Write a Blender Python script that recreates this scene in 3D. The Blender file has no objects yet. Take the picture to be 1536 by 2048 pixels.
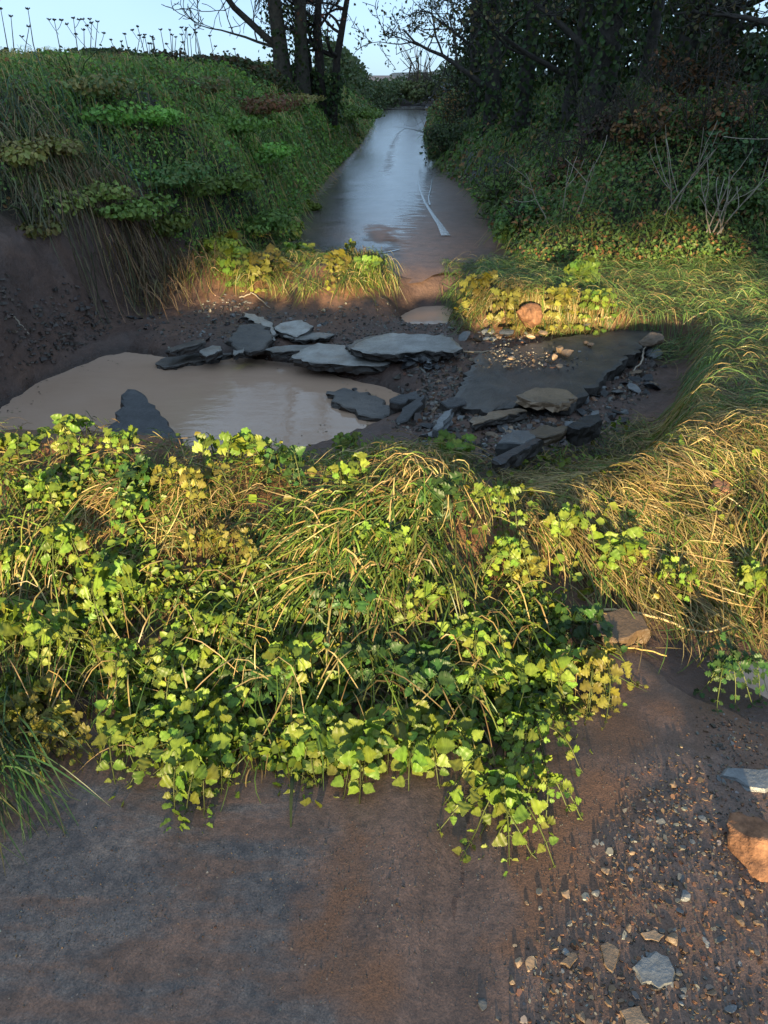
import bpy, math, random
import numpy as np
from mathutils import Vector, Matrix

R = math.radians
rng = np.random.default_rng(7)
random.seed(7)
scene = bpy.context.scene
col = scene.collection

# ------------------------------------------------------------------ camera
CZ, FPX, PITCH = 1.65, 1479.0, R(30.7)
cam_d = bpy.data.cameras.new('camera')
cam_d.sensor_fit = 'VERTICAL'; cam_d.sensor_height = 36.0; cam_d.lens = 26.0
cam_d.clip_start = 0.05; cam_d.clip_end = 2000
cam = bpy.data.objects.new('camera', cam_d); col.objects.link(cam)
cam.location = (0, 0, CZ); cam.rotation_euler = (R(90) - PITCH, 0, 0)
scene.camera = cam

# ------------------------------------------------------------------ world, sun, exposure
SUN_EL, SUN_AZ = R(7.3), R(186)          # low sun behind the camera, a little to its left
world = bpy.data.worlds.new('World'); scene.world = world; world.use_nodes = True
wt = world.node_tree; wn = wt.nodes
bg = wn['Background']
sky = wn.new('ShaderNodeTexSky'); sky.sky_type = 'NISHITA'; sky.sun_disc = False
sky.sun_elevation = SUN_EL; sky.sun_rotation = SUN_AZ
sky.air_density = 0.5; sky.dust_density = 0.5; sky.ozone_density = 2.2
# an even layer of thin grey-blue cloud over the clear sky
cl = wn.new('ShaderNodeTexNoise'); cl.inputs['Scale'].default_value = 2.5; cl.inputs['Detail'].default_value = 5
cr = wn.new('ShaderNodeValToRGB'); cr.color_ramp.elements[0].position = .3; cr.color_ramp.elements[0].color = (1.95, 2.8, 3.7, 1)
cr.color_ramp.elements[1].position = .7; cr.color_ramp.elements[1].color = (2.4, 3.3, 4.2, 1)
cm = wn.new('ShaderNodeMixRGB'); cm.inputs['Fac'].default_value = .78
wt.links.new(cl.outputs['Fac'], cr.inputs['Fac']); wt.links.new(sky.outputs['Color'], cm.inputs[1]); wt.links.new(cr.outputs['Color'], cm.inputs[2])
wt.links.new(cm.outputs['Color'], bg.inputs['Color'])
bg.inputs['Strength'].default_value = 0.078
sun_d = bpy.data.lights.new('sun', 'SUN'); sun_d.energy = 5.0; sun_d.angle = R(1.2); sun_d.color = (1.0, 0.79, 0.45)
sun = bpy.data.objects.new('sun', sun_d); col.objects.link(sun)
to_sun = Vector((math.sin(SUN_AZ) * math.cos(SUN_EL), math.cos(SUN_AZ) * math.cos(SUN_EL), math.sin(SUN_EL)))
sun.rotation_euler = to_sun.to_track_quat('Z', 'Y').to_euler()
sun.location = (-3, -30, 12)
vs = scene.view_settings
vs.view_transform = 'Standard'; vs.look = 'None'; vs.exposure = 1.85; vs.gamma = 1.0; vs.use_curve_mapping = False
scene.cycles.use_denoising = True
scene.cycles.max_bounces = 6; scene.cycles.diffuse_bounces = 3; scene.cycles.glossy_bounces = 3
scene.cycles.transmission_bounces = 3; scene.cycles.transparent_max_bounces = 4
scene.cycles.caustics_reflective = False; scene.cycles.caustics_refractive = False

# ------------------------------------------------------------------ pixels -> world
def ray(px, py):
    a = (px - 768) / FPX; b = (1024 - py) / FPX
    return a, math.cos(PITCH) + b * math.sin(PITCH), -math.sin(PITCH) + b * math.cos(PITCH)
def P(px, py, z=0.0):
    a, dy, dz = ray(px, py); t = (z - CZ) / dz
    return np.array((a * t, dy * t, z))
def D(px, py, y):
    a, dy, dz = ray(px, py); t = y / dy
    return np.array((a * t, y, CZ + dz * t))

# ------------------------------------------------------------------ noise
def _hash(ix, iy, s):
    h = (ix * 374761393 + iy * 668265263 + s * 1274126177) & 0xFFFFFFFF
    h = ((h ^ (h >> 13)) * 1274126177) & 0xFFFFFFFF
    return ((h ^ (h >> 16)) & 0xFFFF) / 65535.0
def vnoise(x, y, s=0):
    x = np.asarray(x, float); y = np.asarray(y, float)
    ix = np.floor(x).astype(np.int64); iy = np.floor(y).astype(np.int64)
    fx = x - ix; fy = y - iy
    fx = fx * fx * (3 - 2 * fx); fy = fy * fy * (3 - 2 * fy)
    a = _hash(ix, iy, s); b = _hash(ix + 1, iy, s); c = _hash(ix, iy + 1, s); d = _hash(ix + 1, iy + 1, s)
    return (a * (1 - fx) + b * fx) * (1 - fy) + (c * (1 - fx) + d * fx) * fy
def fbm(x, y, s=0, o=4):
    v = 0; a = 0.5; t = 0
    for k in range(o):
        v = v + a * vnoise(x * 2 ** k + 17.3 * k, y * 2 ** k - 9.1 * k, s + k); t += a; a *= 0.55
    return v / t - 0.5
def sm(a, b, x):
    t = np.clip((np.asarray(x, float) - a) / (b - a), 0, 1); return t * t * (3 - 2 * t)
def sdf(poly, x, y):
    """signed distance to a polygon, negative inside"""
    x = np.asarray(x, float); y = np.asarray(y, float)
    d = np.full(np.broadcast(x, y).shape, 1e9); ins = np.zeros(d.shape, bool)
    n = len(poly)
    for i in range(n):
        ax, ay = poly[i][:2]; bx, by = poly[(i + 1) % n][:2]
        ex, ey = bx - ax, by - ay
        t = np.clip(((x - ax) * ex + (y - ay) * ey) / (ex * ex + ey * ey + 1e-12), 0, 1)
        d = np.minimum(d, (x - ax - t * ex) ** 2 + (y - ay - t * ey) ** 2)
        c = ((ay > y) != (by > y)) & (x < (bx - ax) * (y - ay) / (by - ay + 1e-12) + ax)
        ins ^= c
    return np.where(ins, -1, 1) * np.sqrt(d)

# ------------------------------------------------------------------ terrain height
WATER = -0.25
POOL = [P(*q, WATER) for q in [(-60, 835), (0, 805), (60, 765), (130, 735), (200, 708), (260, 698), (330, 708), (420, 712), (480, 708), (590, 722), (690, 745), (790, 772),
        (830, 790), (800, 840), (760, 860), (720, 880), (560, 930), (430, 950), (200, 930), (0, 920), (-90, 910)]]
CHAN = [P(*q, WATER) for q in [(800, 640), (835, 618), (900, 610), (915, 640), (890, 665), (820, 662)]]
RILL = [P(*q, -0.02) for q in [(1360, 1300), (1440, 1290), (1560, 1300), (1700, 1340), (1700, 1480), (1560, 1420), (1450, 1360)]]
xL_y = [-8, 1, 4.5, 5.3, 6.1, 7.4, 8.6, 12, 15.2, 22, 30, 41, 43.5, 45]
xL_x = [-3.2, -2.8, -2.62, -2.42, -2.2, -1.75, -1.12, -1.15, -1.03, -.66, -.45, -.3, -2.5, -30]
xR_y = [-8, 7.0, 9.5, 12, 15, 18, 24, 32, 45, 50]
xR_x = [1.3, 1.3, 1.36, 1.42, 1.22, 1.08, 1.22, 1.7, 2.45, 2.9]
def xL(y): return np.interp(y, xL_y, xL_x)
def xR(y): return np.interp(y, xR_y, xR_x)
def edge_rub(y):      # right rim of the washed-out hole / left rim of the grassy verge
    return np.interp(y, [2.3, 2.9, 3.3, 4.0, 4.9, 5.4, 5.8, 6.4, 7.2], [.55, 1.02, 1.3, 1.66, 2.08, 2.15, .75, .58, .75])
def masks(x, y):
    n1 = fbm(x * 1.1, y * 1.1, 3); n2 = fbm(x * 4, y * 4, 9)
    m = {}
    dl = xL(y) - x + .18 * n1
    m['dl'] = dl
    dr = np.minimum(x - xR(y), (y - 7.25) * 1.0 + .12 * n2) + .18 * n1
    m['dr'] = dr
    yf = np.interp(x, [-3, -1.2, -.5, .2, .5, .9, 1.3, 3], [1.62, 1.56, 1.48, 1.5, 1.78, 2.05, 2.0, 1.9])
    yr = np.interp(x, [-3, -1.2, -.4, .4, 1.1, 3], [2.75, 2.66, 2.5, 2.40, 2.62, 2.9])
    yb = np.interp(x, [-3, -1.5, -.6, .4, .9, 3], [3.9, 3.75, 3.3, 2.95, 3.1, 4.2])
    up = sm(0, 1, (y - yf) / (yr - yf)); dn = 1 - sm(0, 1, (y - yr) / (yb - yr))
    m['mound'] = np.where(y < yr, up, dn)
    m['verge'] = sm(-.06, .22, x - edge_rub(y) + .1 * n2) * sm(2.5, 3.1, y) * (1 - sm(7.0, 7.6, y))
    # turf heaps at the far side of the hole
    fl = np.exp(-(((y - 6.85 + .16 * (x + .8) + .35 * n1) / .50) ** 2)) * sm(-2.2, -1.3, x) * (1 - sm(-.35, .32, x))
    fr = np.exp(-(((y - 6.0 + .35 * n1) / .42) ** 2)) * sm(.38, 1.0, x) * (1 - sm(1.5, 2.1, x))
    m['farl'] = fl; m['farr'] = fr
    m['basin'] = sm(2.9, 3.5, y) * (1 - sm(6.5, 7.05, y)) * (1 - m['verge'])
    m['n1'] = n1; m['n2'] = n2
    return m
def H(x, y, detail=True):
    x = np.asarray(x, float); y = np.asarray(y, float)
    m = masks(x, y)
    z = -.012 + 0 * x
    z = z - .13 * m['basin']
    pool = sdf(POOL, x, y) + .07 * m['n2']
    z = z - .30 * (1 - sm(-.35, .12, pool)) * sm(2.9, 3.6, y)
    ch = sdf(CHAN, x, y)
    z = z - .18 * (1 - sm(-.1, .18, ch))
    z = z - .05 * (1 - sm(-.25, .25, sdf(RILL, x, y) + .08 * m['n2']))
    z = z + m['mound'] * (.36 - .17 * sm(.1, .5, x) + .16 * m['n1'] + .07 * m['n2']) * sm(-6, -1.8, x + 0 * y)
    z = z + m['verge'] * (.17 - .10 * sm(3.6, 5.2, y) + .10 * m['n1'])
    z = z + .21 * m['farl'] * (1 + 1.2 * m['n1'] + .5 * m['n2']) + .13 * m['farr'] * (1 + 1.2 * m['n1'] + .5 * m['n2'])
    # left bank
    dl = m['dl']
    ero = sm(2.5, 4.2, y) * (1 - sm(6.3, 8.2, y))
    prof_a = sm(0, 1.7, dl) * 1.0 + .62 * sm(0, .5, dl)
    prof_b = .75 * sm(-.02, .45, dl) + .9 * sm(.4, 1.6, dl)
    bank = (prof_a * (1 - ero) + prof_b * ero) * (1 + .10 * m['n1'])
    bank = np.where(y > 25, bank * np.interp(y, [25, 40, 46], [1, .72, .6]), bank)
    z = z + bank * sm(-9, -3, y) + .25 * sm(1.5, 5, dl) * fbm(x * .3, y * .3, 31)
    # right bank
    dr = m['dr']
    z = z + (1.0 * sm(0, 2.6, dr) + .35 * sm(-.05, .5, dr)) * (1 + .18 * m['n1'])
    z = np.where(y > 47, z + .4 * sm(47, 50, y), z)
    if detail:
        rough = np.clip(m['basin'] * 1.3 + .5 * m['mound'] + .8 * sm(0, .3, dl) + .6 * sm(0, .4, dr) + m['verge'] * .6 + .6 * (m['farl'] + m['farr']) + .12, 0, 1)
        z = z + rough * (.05 * fbm(x * 7, y * 7, 21) + .028 * fbm(x * 19, y * 19, 25, 3))
        z = z + ero * sm(0, .12, dl) * (1 - sm(.6, .9, dl)) * (.20 * fbm(x * 5, y * 5, 40) + .10 * fbm(x * 14, y * 14, 44))
    return z
def H1(x, y): return float(H(np.array([x]), np.array([y]))[0])
def hit(px, py, lift=0.0, far=60.0):
    """the point where the camera ray through a pixel of the photograph meets the ground"""
    a, dy, dz = ray(px, py)
    n = math.sqrt(a * a + dy * dy + dz * dz); t = np.concatenate([np.arange(.5, 12, .02), np.arange(12, far, .1)]) / n
    X, Y, Z = a * t, dy * t, CZ + dz * t
    below = Z < H(X, Y) + lift
    i = int(np.argmax(below)) if below.any() else len(t) - 1
    return np.array((X[i], Y[i], Z[i]))

# ------------------------------------------------------------------ mesh building
class MB:
    def __init__(s): s.v, s.q, s.c, s.n = [], [], [], 0
    def add(s, v, f, c=None):
        """v (n,3); f (m,k) index array of tris or quads; c (n,3) or (3,)"""
        v = np.asarray(v, float).reshape(-1, 3); f = np.asarray(f, np.int64)
        s.v.append(v); s.q.append(f + s.n)
        if c is None: c = (.5, .5, .5)
        c = np.broadcast_to(np.asarray(c, float), (len(v), 3)); s.c.append(c)
        s.n += len(v)
    def mesh(s, name, mat, smooth=True, org=None):
        me = bpy.data.meshes.new(name)
        v = np.concatenate(s.v)
        if org is not None: v = v - np.asarray(org)
        me.vertices.add(len(v)); me.vertices.foreach_set('co', v.astype(np.float32).ravel())
        loops = np.concatenate([f.ravel() for f in s.q]); tot = np.concatenate([np.full(len(f), f.shape[1]) for f in s.q])
        st = np.concatenate([[0], np.cumsum(tot)[:-1]])
        me.loops.add(len(loops)); me.loops.foreach_set('vertex_index', loops.astype(np.int32))
        me.polygons.add(len(tot)); me.polygons.foreach_set('loop_start', st.astype(np.int32)); me.polygons.foreach_set('loop_total', tot.astype(np.int32))
        me.polygons.foreach_set('use_smooth', np.full(len(tot), smooth))
        at = me.color_attributes.new('Col', 'FLOAT_COLOR', 'POINT')
        c = np.concatenate(s.c); at.data.foreach_set('color', np.concatenate([c, np.ones((len(c), 1))], 1).astype(np.float32).ravel())
        me.update(calc_edges=True)
        if mat is not None: me.materials.append(mat)
        return me
    def build(s, name, mat, parent=None, smooth=True, org=None):
        o = bpy.data.objects.new(name, s.mesh(name, mat, smooth, org)); col.objects.link(o)
        if parent is not None: o.parent = parent
        elif org is not None: o.location = tuple(org)
        return o
def tag(o, label=None, cat=None, group=None, kind=None):
    if label: o['label'] = label
    if cat: o['category'] = cat
    if group: o['group'] = group
    if kind: o['kind'] = kind
    return o
def empty(name, loc):
    o = bpy.data.objects.new(name, None); o.empty_display_size = .1; col.objects.link(o); o.location = tuple(loc); return o
def nrm(v): return v / (np.linalg.norm(v, axis=-1, keepdims=True) + 1e-9)
def tube(mb, pts, rad, sides=5, c=(.1, .08, .05)):
    pts = np.asarray(pts, float); n = len(pts); rad = np.broadcast_to(np.asarray(rad, float), (n,))
    t = np.gradient(pts, axis=0); t = nrm(t)
    ref = np.where(np.abs(t[:, 2:3]) > .9, np.array([[1., 0, 0]]), np.array([[0, 0, 1.]]))
    u = nrm(np.cross(t, ref)); w = np.cross(t, u)
    a = np.arange(sides) / sides * 2 * math.pi
    v = pts[:, None] + rad[:, None, None] * (u[:, None] * np.cos(a)[None, :, None] + w[:, None] * np.sin(a)[None, :, None])
    i = np.arange(n - 1)[:, None] * sides; k = np.arange(sides)[None]; k2 = (k + 1) % sides
    f = np.stack([i + k, i + k2, i + sides + k2, i + sides + k], -1).reshape(-1, 4)
    if np.ndim(c) == 2: c = np.repeat(c, sides, 0)
    mb.add(v.reshape(-1, 3), f, c)
def blades(mb, p0, d, L, W, droop, lift, cols, seg=4, follow=True, curl=None, up0=None):
    """grass blades: p0 (n,3) roots, d (n,2) heading; each is a bent tapering strip that lies along the ground"""
    n = len(p0); s = np.linspace(0, 1, seg + 1)
    ang = np.arctan2(d[:, 1], d[:, 0])
    if curl is None: curl = rng.normal(0, .5, n)
    ds = 1 / seg; x = p0[:, 0].copy(); y = p0[:, 1].copy(); X = [x.copy()]; Y = [y.copy()]
    for k in range(seg):
        a = ang + curl * (k + .5) * ds
        x = x + np.cos(a) * L * ds; y = y + np.sin(a) * L * ds; X.append(x.copy()); Y.append(y.copy())
    X = np.stack(X, 1); Y = np.stack(Y, 1)
    arch = lift[:, None] * (np.sin(math.pi * np.clip(s, 0, 1) ** .75)[None]) - droop[:, None] * s[None] ** 2
    if follow:
        g = H(X.ravel(), Y.ravel(), False).reshape(X.shape)
        Z = g + arch + p0[:, 2:3] - H(p0[:, 0], p0[:, 1], False)[:, None]
        Z = np.maximum(Z, g + .008)
    else: Z = p0[:, 2:3] + arch
    pts = np.stack([X, Y, Z], -1)
    t = nrm(np.gradient(pts, axis=1))
    side = nrm(np.cross(t, nrm(rng.normal(0, .45, (n, 1, 3)) + np.array([0, -.35, 1.]))))
    w = W[:, None, None] * (np.array([.7] + [1.] * (seg - 2) + [.75, .12])[:seg + 1] if seg >= 3 else np.array([1., .7, .1]))[None, :, None] * .5
    v = np.stack([pts - side * w, pts + side * w], 2).reshape(-1, 3)
    i = (np.arange(n)[:, None] * (seg + 1) + np.arange(seg)[None]).ravel() * 2
    f = np.stack([i, i + 1, i + 3, i + 2], -1)
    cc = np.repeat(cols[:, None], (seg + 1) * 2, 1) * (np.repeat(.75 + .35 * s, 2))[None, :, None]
    mb.add(v, f, cc.reshape(-1, 3))
def cards(mb, p, size, nor, cols, aspect=.6, jit=.5, fold=.25):
    """small leaves, each a folded six-point leaf of four triangles"""
    n = len(p); nor = nrm(nor + rng.normal(0, jit, (n, 3)))
    t = nrm(np.cross(nor, rng.normal(0, 1, (n, 3)))); b = np.cross(nor, t)
    size = np.broadcast_to(size, (n,))[:, None]
    h = nor * size * fold
    a0 = p - t * size * .5; a1 = p + t * size * .5 - h * .6
    l1 = p - t * size * .12 - b * size * aspect * .5 + h * .5; r1 = p - t * size * .12 + b * size * aspect * .5 + h * .5
    l2 = p + t * size * .25 - b * size * aspect * .34 + h * .2; r2 = p + t * size * .25 + b * size * aspect * .34 + h * .2
    v = np.stack([a0, l1, l2, a1, r2, r1], 1).reshape(-1, 3)
    i = np.arange(n)[:, None] * 6
    f = np.concatenate([i + np.array([[0, 1, 2, 3]]), i + np.array([[0, 3, 4, 5]])], 0)
    mb.add(v, f, np.repeat(cols, 6, 0))
def pick(n, palette, weights, var=.25):
    pal = np.array(palette, float); k = rng.choice(len(pal), n, p=np.array(weights) / sum(weights))
    return pal[k] * (1 + rng.uniform(-var, var, (n, 1))) * (1 + rng.uniform(-.08, .08, (n, 3)))

# ------------------------------------------------------------------ materials
def mat(name):
    m = bpy.data.materials.new(name); m.use_nodes = True; t = m.node_tree
    return m, t, t.nodes['Principled BSDF'], (lambda k: t.nodes.new('ShaderNode' + k)), t.links.new
def noise(N, L, scale, detail=4, rough=.55, vec=None):
    n = N('TexNoise'); n.inputs['Scale'].default_value = scale; n.inputs['Detail'].default_value = detail; n.inputs['Roughness'].default_value = rough
    if vec: L(vec, n.inputs['Vector'])
    return n.outputs['Fac']
def ramp(N, L, fac, stops):
    r = N('ValToRGB'); e = r.color_ramp.elements
    while len(e) < len(stops): e.new(.5)
    for k, (p, c) in enumerate(stops):
        e[k].position = p; e[k].color = (*c, 1) if len(c) == 3 else c
    L(fac, r.inputs['Fac']); return r.outputs['Color']
def mix(N, L, f, a, b, mode='MIX'):
    m = N('MixRGB'); m.blend_type = mode
    for s, v in zip(m.inputs, (f, a, b)):
        if hasattr(v, 'is_linked'): L(v, s)
        else: s.default_value = v if isinstance(v, float) else (*v, 1)
    return m.outputs['Color']
def bump(N, L, h, strength, dist, prev=None):
    b = N('Bump'); b.inputs['Strength'].default_value = strength; b.inputs['Distance'].default_value = dist; L(h, b.inputs['Height'])
    if prev: L(prev, b.inputs['Normal'])
    return b.outputs['Normal']
def geo(N): return N('NewGeometry').outputs['Position']

def foliage_mat(name, trans=.28, rough=.38, spec=.5, gain=1.0):
    m, t, p, N, L = mat(name)
    a = N('VertexColor'); a.layer_name = 'Col'
    oi = N('ObjectInfo')
    mr = N('MapRange'); L(oi.outputs['Random'], mr.inputs['Value']); mr.inputs['To Min'].default_value = .55 * gain; mr.inputs['To Max'].default_value = 1.3 * gain
    hs = N('HueSaturation'); L(a.outputs['Color'], hs.inputs['Color']); L(mr.outputs['Result'], hs.inputs['Value'])
    mh = N('MapRange'); L(oi.outputs['Random'], mh.inputs['Value']); mh.inputs['To Min'].default_value = .475; mh.inputs['To Max'].default_value = .515; L(mh.outputs['Result'], hs.inputs['Hue'])
    n = noise(N, L, 60, 2, .5, geo(N))
    c = mix(N, L, .35, hs.outputs['Color'], ramp(N, L, n, [(.3, (.35, .35, .3)), (.7, (1.1, 1.1, 1.0))]), 'MULTIPLY')
    if gain > 1: c = mix(N, L, 1.0, c, (1.28, 1.08, .78), 'MULTIPLY')
    L(c, p.inputs['Base Color']); p.inputs['Roughness'].default_value = rough; p.inputs['Specular IOR Level'].default_value = spec
    tr = N('BsdfTranslucent'); L(mix(N, L, 1.0, c, (1.3, 1.25, .6), 'MULTIPLY'), tr.inputs['Color'])
    ms = N('MixShader'); ms.inputs['Fac'].default_value = trans
    L(p.outputs[0], ms.inputs[1]); L(tr.outputs[0], ms.inputs[2]); L(ms.outputs[0], t.nodes['Material Output'].inputs['Surface'])
    return m
M_leaf = foliage_mat('wet_leaf', .3, .45, .35)
M_grass = foliage_mat('grass_blade', .25, .42, .4)
M_bushleaf = foliage_mat('bush_leaf', .2, .5, .3, 2.6)

def attr_mat(name, rough=.8, nscale=30, namp=.5, bst=.5, bd=.01, spec=.3):
    m, t, p, N, L = mat(name)
    a = N('VertexColor'); a.layer_name = 'Col'
    n = noise(N, L, nscale, 5, .6, geo(N))
    L(mix(N, L, namp, a.outputs['Color'], ramp(N, L, n, [(.25, (.25, .25, .25)), (.75, (1.5, 1.5, 1.5))]), 'MULTIPLY'), p.inputs['Base Color'])
    p.inputs['Roughness'].default_value = rough; p.inputs['Specular IOR Level'].default_value = spec
    L(bump(N, L, n, bst, bd), p.inputs['Normal'])
    return m
M_bark = attr_mat('bark', .85, 14, .7, .8, .03)
M_twig = attr_mat('twig', .75, 40, .4, .3, .004)

def ground_mat():
    m, t, p, N, L = mat('muddy_ground')
    a = N('VertexColor'); a.layer_name = 'Col'; sp = N('SeparateColor'); L(a.outputs['Color'], sp.inputs['Color'])
    g = geo(N)
    n1 = noise(N, L, 2.2, 6, .6, g); n2 = noise(N, L, 14, 6, .65, g); n3 = noise(N, L, 90, 4, .7, g)
    mud = ramp(N, L, n1, [(.3, (.068, .044, .038)), (.5, (.10, .062, .051)), (.7, (.14, .084, .062))])
    mud = mix(N, L, .55, mud, ramp(N, L, n2, [(.3, (.45, .45, .48)), (.7, (1.35, 1.3, 1.25))]), 'MULTIPLY')
    soil = ramp(N, L, n2, [(.3, (.10, .048, .022)), (.7, (.23, .11, .05))])     # red-brown turned soil under the turf
    humus = ramp(N, L, n2, [(.3, (.012, .014, .009)), (.7, (.035, .034, .02))])
    c = mix(N, L, sp.outputs[0], mud, soil); c = mix(N, L, sp.outputs[1], c, humus)
    c = mix(N, L, .5, c, ramp(N, L, n3, [(.3, (.55, .55, .55)), (.72, (1.35, 1.35, 1.35))]), 'MULTIPLY')
    c = mix(N, L, sp.outputs[2], c, mix(N, L, 1.0, c, (.5, .48, .47), 'MULTIPLY'))
    L(c, p.inputs['Base Color'])
    rr = N('MapRange'); L(n1, rr.inputs['Value']); rr.inputs['From Min'].default_value = .35; rr.inputs['From Max'].default_value = .62
    rr.inputs['To Min'].default_value = .32; rr.inputs['To Max'].default_value = .75
    rw = N('Mix'); L(sp.outputs[2], rw.inputs[0]); L(rr.outputs[0], rw.inputs[2]); rw.inputs[3].default_value = .18; L(rw.outputs[0], p.inputs['Roughness'])
    p.inputs['Specular IOR Level'].default_value = .35
    b = bump(N, L, n2, .55, .03); L(bump(N, L, n3, .6, .006, b), p.inputs['Normal'])
    return m
M_ground = ground_mat()
def road_mat(name='wet_tarmac', b2=.35, b3=.35):
    """wet tarmac; vertex colour: red = mud film, green = red silt"""
    m, t, p, N, L = mat(name)
    a = N('VertexColor'); a.layer_name = 'Col'; sp = N('SeparateColor'); L(a.outputs['Color'], sp.inputs['Color'])
    g = geo(N)
    n1 = noise(N, L, 3.0, 6, .6, g); n2 = noise(N, L, 45, 5, .7, g); n3 = noise(N, L, 220, 3, .7, g)
    mp = N('Mapping'); mp.inputs['Scale'].default_value = (2.0, 7.0, 2.0); L(g, mp.inputs['Vector'])
    st = noise(N, L, 1.6, 6, .65, mp.outputs[0])
    tar = mix(N, L, .8, (.092, .078, .073), ramp(N, L, n2, [(.3, (.4, .4, .45)), (.7, (1.7, 1.65, 1.6))]), 'MULTIPLY')
    mud = mix(N, L, .6, (.125, .078, .060), ramp(N, L, n2, [(.3, (.5, .5, .5)), (.7, (1.5, 1.45, 1.4))]), 'MULTIPLY')
    silt = mix(N, L, .7, (.145, .076, .047), ramp(N, L, n3, [(.3, (.35, .35, .35)), (.7, (1.7, 1.6, 1.5))]), 'MULTIPLY')
    tar = mix(N, L, .8, tar, ramp(N, L, noise(N, L, 7, 7, .7, g), [(.35, (.45, .45, .5)), (.6, (1.25, 1.2, 1.15))]), 'MULTIPLY')
    mud = mix(N, L, .7, mud, ramp(N, L, noise(N, L, 9, 7, .7, g), [(.35, (.5, .48, .46)), (.6, (1.3, 1.25, 1.2))]), 'MULTIPLY')
    grain = ramp(N, L, n3, [(.34, (.45, .45, .45)), (.66, (1.7, 1.65, 1.6))])
    tar = mix(N, L, .75, tar, grain, 'MULTIPLY'); mud = mix(N, L, .6, mud, grain, 'MULTIPLY')
    def brk(ch, src, w):
        x = N('Math'); x.operation = 'MULTIPLY_ADD'; L(src, x.inputs[0]); x.inputs[1].default_value = w; L(ch, x.inputs[2])
        r = N('MapRange'); L(x.outputs[0], r.inputs['Value']); r.inputs['From Min'].default_value = .5 + w * .5 - .12; r.inputs['From Max'].default_value = .5 + w * .5 + .12
        return r.outputs[0]
    km = brk(sp.outputs[0], st, 1.7); ks = brk(sp.outputs[1], n1, 1.3)
    c = mix(N, L, km, tar, mud); c = mix(N, L, ks, c, silt)
    L(c, p.inputs['Base Color'])
    rr = N('MapRange'); L(km, rr.inputs['Value']); rr.inputs['To Min'].default_value = .10; rr.inputs['To Max'].default_value = .36
    r2 = N('Math'); r2.operation = 'MULTIPLY_ADD'; L(n1, r2.inputs[0]); r2.inputs[1].default_value = .16; L(rr.outputs[0], r2.inputs[2])
    r3 = N('Math'); r3.operation = 'MULTIPLY_ADD'; L(ks, r3.inputs[0]); r3.inputs[1].default_value = .3; L(r2.outputs[0], r3.inputs[2])
    L(r3.outputs[0], p.inputs['Roughness']); p.inputs['Specular IOR Level'].default_value = .5
    b = bump(N, L, n2, b2, .008); L(bump(N, L, n3, b3, .003, b), p.inputs['Normal'])
    return m
M_road = road_mat()
M_road_far = road_mat('wet_tarmac_far', .2, .08)
def water_mat():
    m, t, p, N, L = mat('muddy_water')
    g = geo(N); n1 = noise(N, L, 1.2, 3, .5, g)
    L(ramp(N, L, n1, [(.3, (.40, .265, .19)), (.7, (.46, .32, .245))]), p.inputs['Base Color'])
    p.inputs['Roughness'].default_value = .05; p.inputs['IOR'].default_value = 1.42; p.inputs['Specular IOR Level'].default_value = .5
    mp = N('Mapping'); mp.inputs['Scale'].default_value = (1, 2.2, 1); L(g, mp.inputs['Vector'])
    b = bump(N, L, noise(N, L, 5, 4, .5, mp.outputs[0]), .10, .03); L(b, p.inputs['Normal'])
    return m
M_water = water_mat()
def stone_mat(name, c1, c2, rough=.5, spec=.5, scale=9):
    m, t, p, N, L = mat(name)
    tc = N('TexCoord').outputs['Object']; oi = N('ObjectInfo')
    n1 = noise(N, L, scale, 5, .6, geo(N)); n2 = noise(N, L, 80, 4, .7, geo(N))
    c = ramp(N, L, n1, [(.3, c1), (.7, c2)])
    mr = N('MapRange'); L(oi.outputs['Random'], mr.inputs['Value']); mr.inputs['To Min'].default_value = .6; mr.inputs['To Max'].default_value = 1.35
    hs = N('HueSaturation'); L(c, hs.inputs['Color']); L(mr.outputs[0], hs.inputs['Value'])
    L(mix(N, L, .5, hs.outputs['Color'], ramp(N, L, n2, [(.3, (.5, .5, .5)), (.7, (1.4, 1.4, 1.4))]), 'MULTIPLY'), p.inputs['Base Color'])
    p.inputs['Roughness'].default_value = rough; p.inputs['Specular IOR Level'].default_value = spec
    b = bump(N, L, n1, .4, .03); L(bump(N, L, n2, .5, .005, b), p.inputs['Normal'])
    return m
M_slate = stone_mat('grey_slate', (.085, .09, .10), (.17, .175, .18), .35)
M_tan = stone_mat('tan_sandstone', (.16, .105, .065), (.30, .21, .14), .5)
M_red = stone_mat('red_sandstone', (.09, .045, .028), (.27, .135, .075), .75, .25, 26)
M_dark = stone_mat('dark_tarmac_lump', (.018, .018, .021), (.045, .045, .05), .45, .4, 14)
M_slabtop = stone_mat('worn_tarmac_top', (.14, .125, .11), (.33, .325, .315), .32, .5, 8)
M_slabside = stone_mat('broken_tarmac_edge', (.03, .027, .026), (.075, .065, .06), .6, .3, 22)
M_plate = stone_mat('muddy_tarmac_top', (.045, .043, .043), (.12, .105, .095), .42, .4, 7)
M_sandslab = stone_mat('muddy_sandstone_slab', (.10, .07, .045), (.19, .135, .09), .4)

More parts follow.
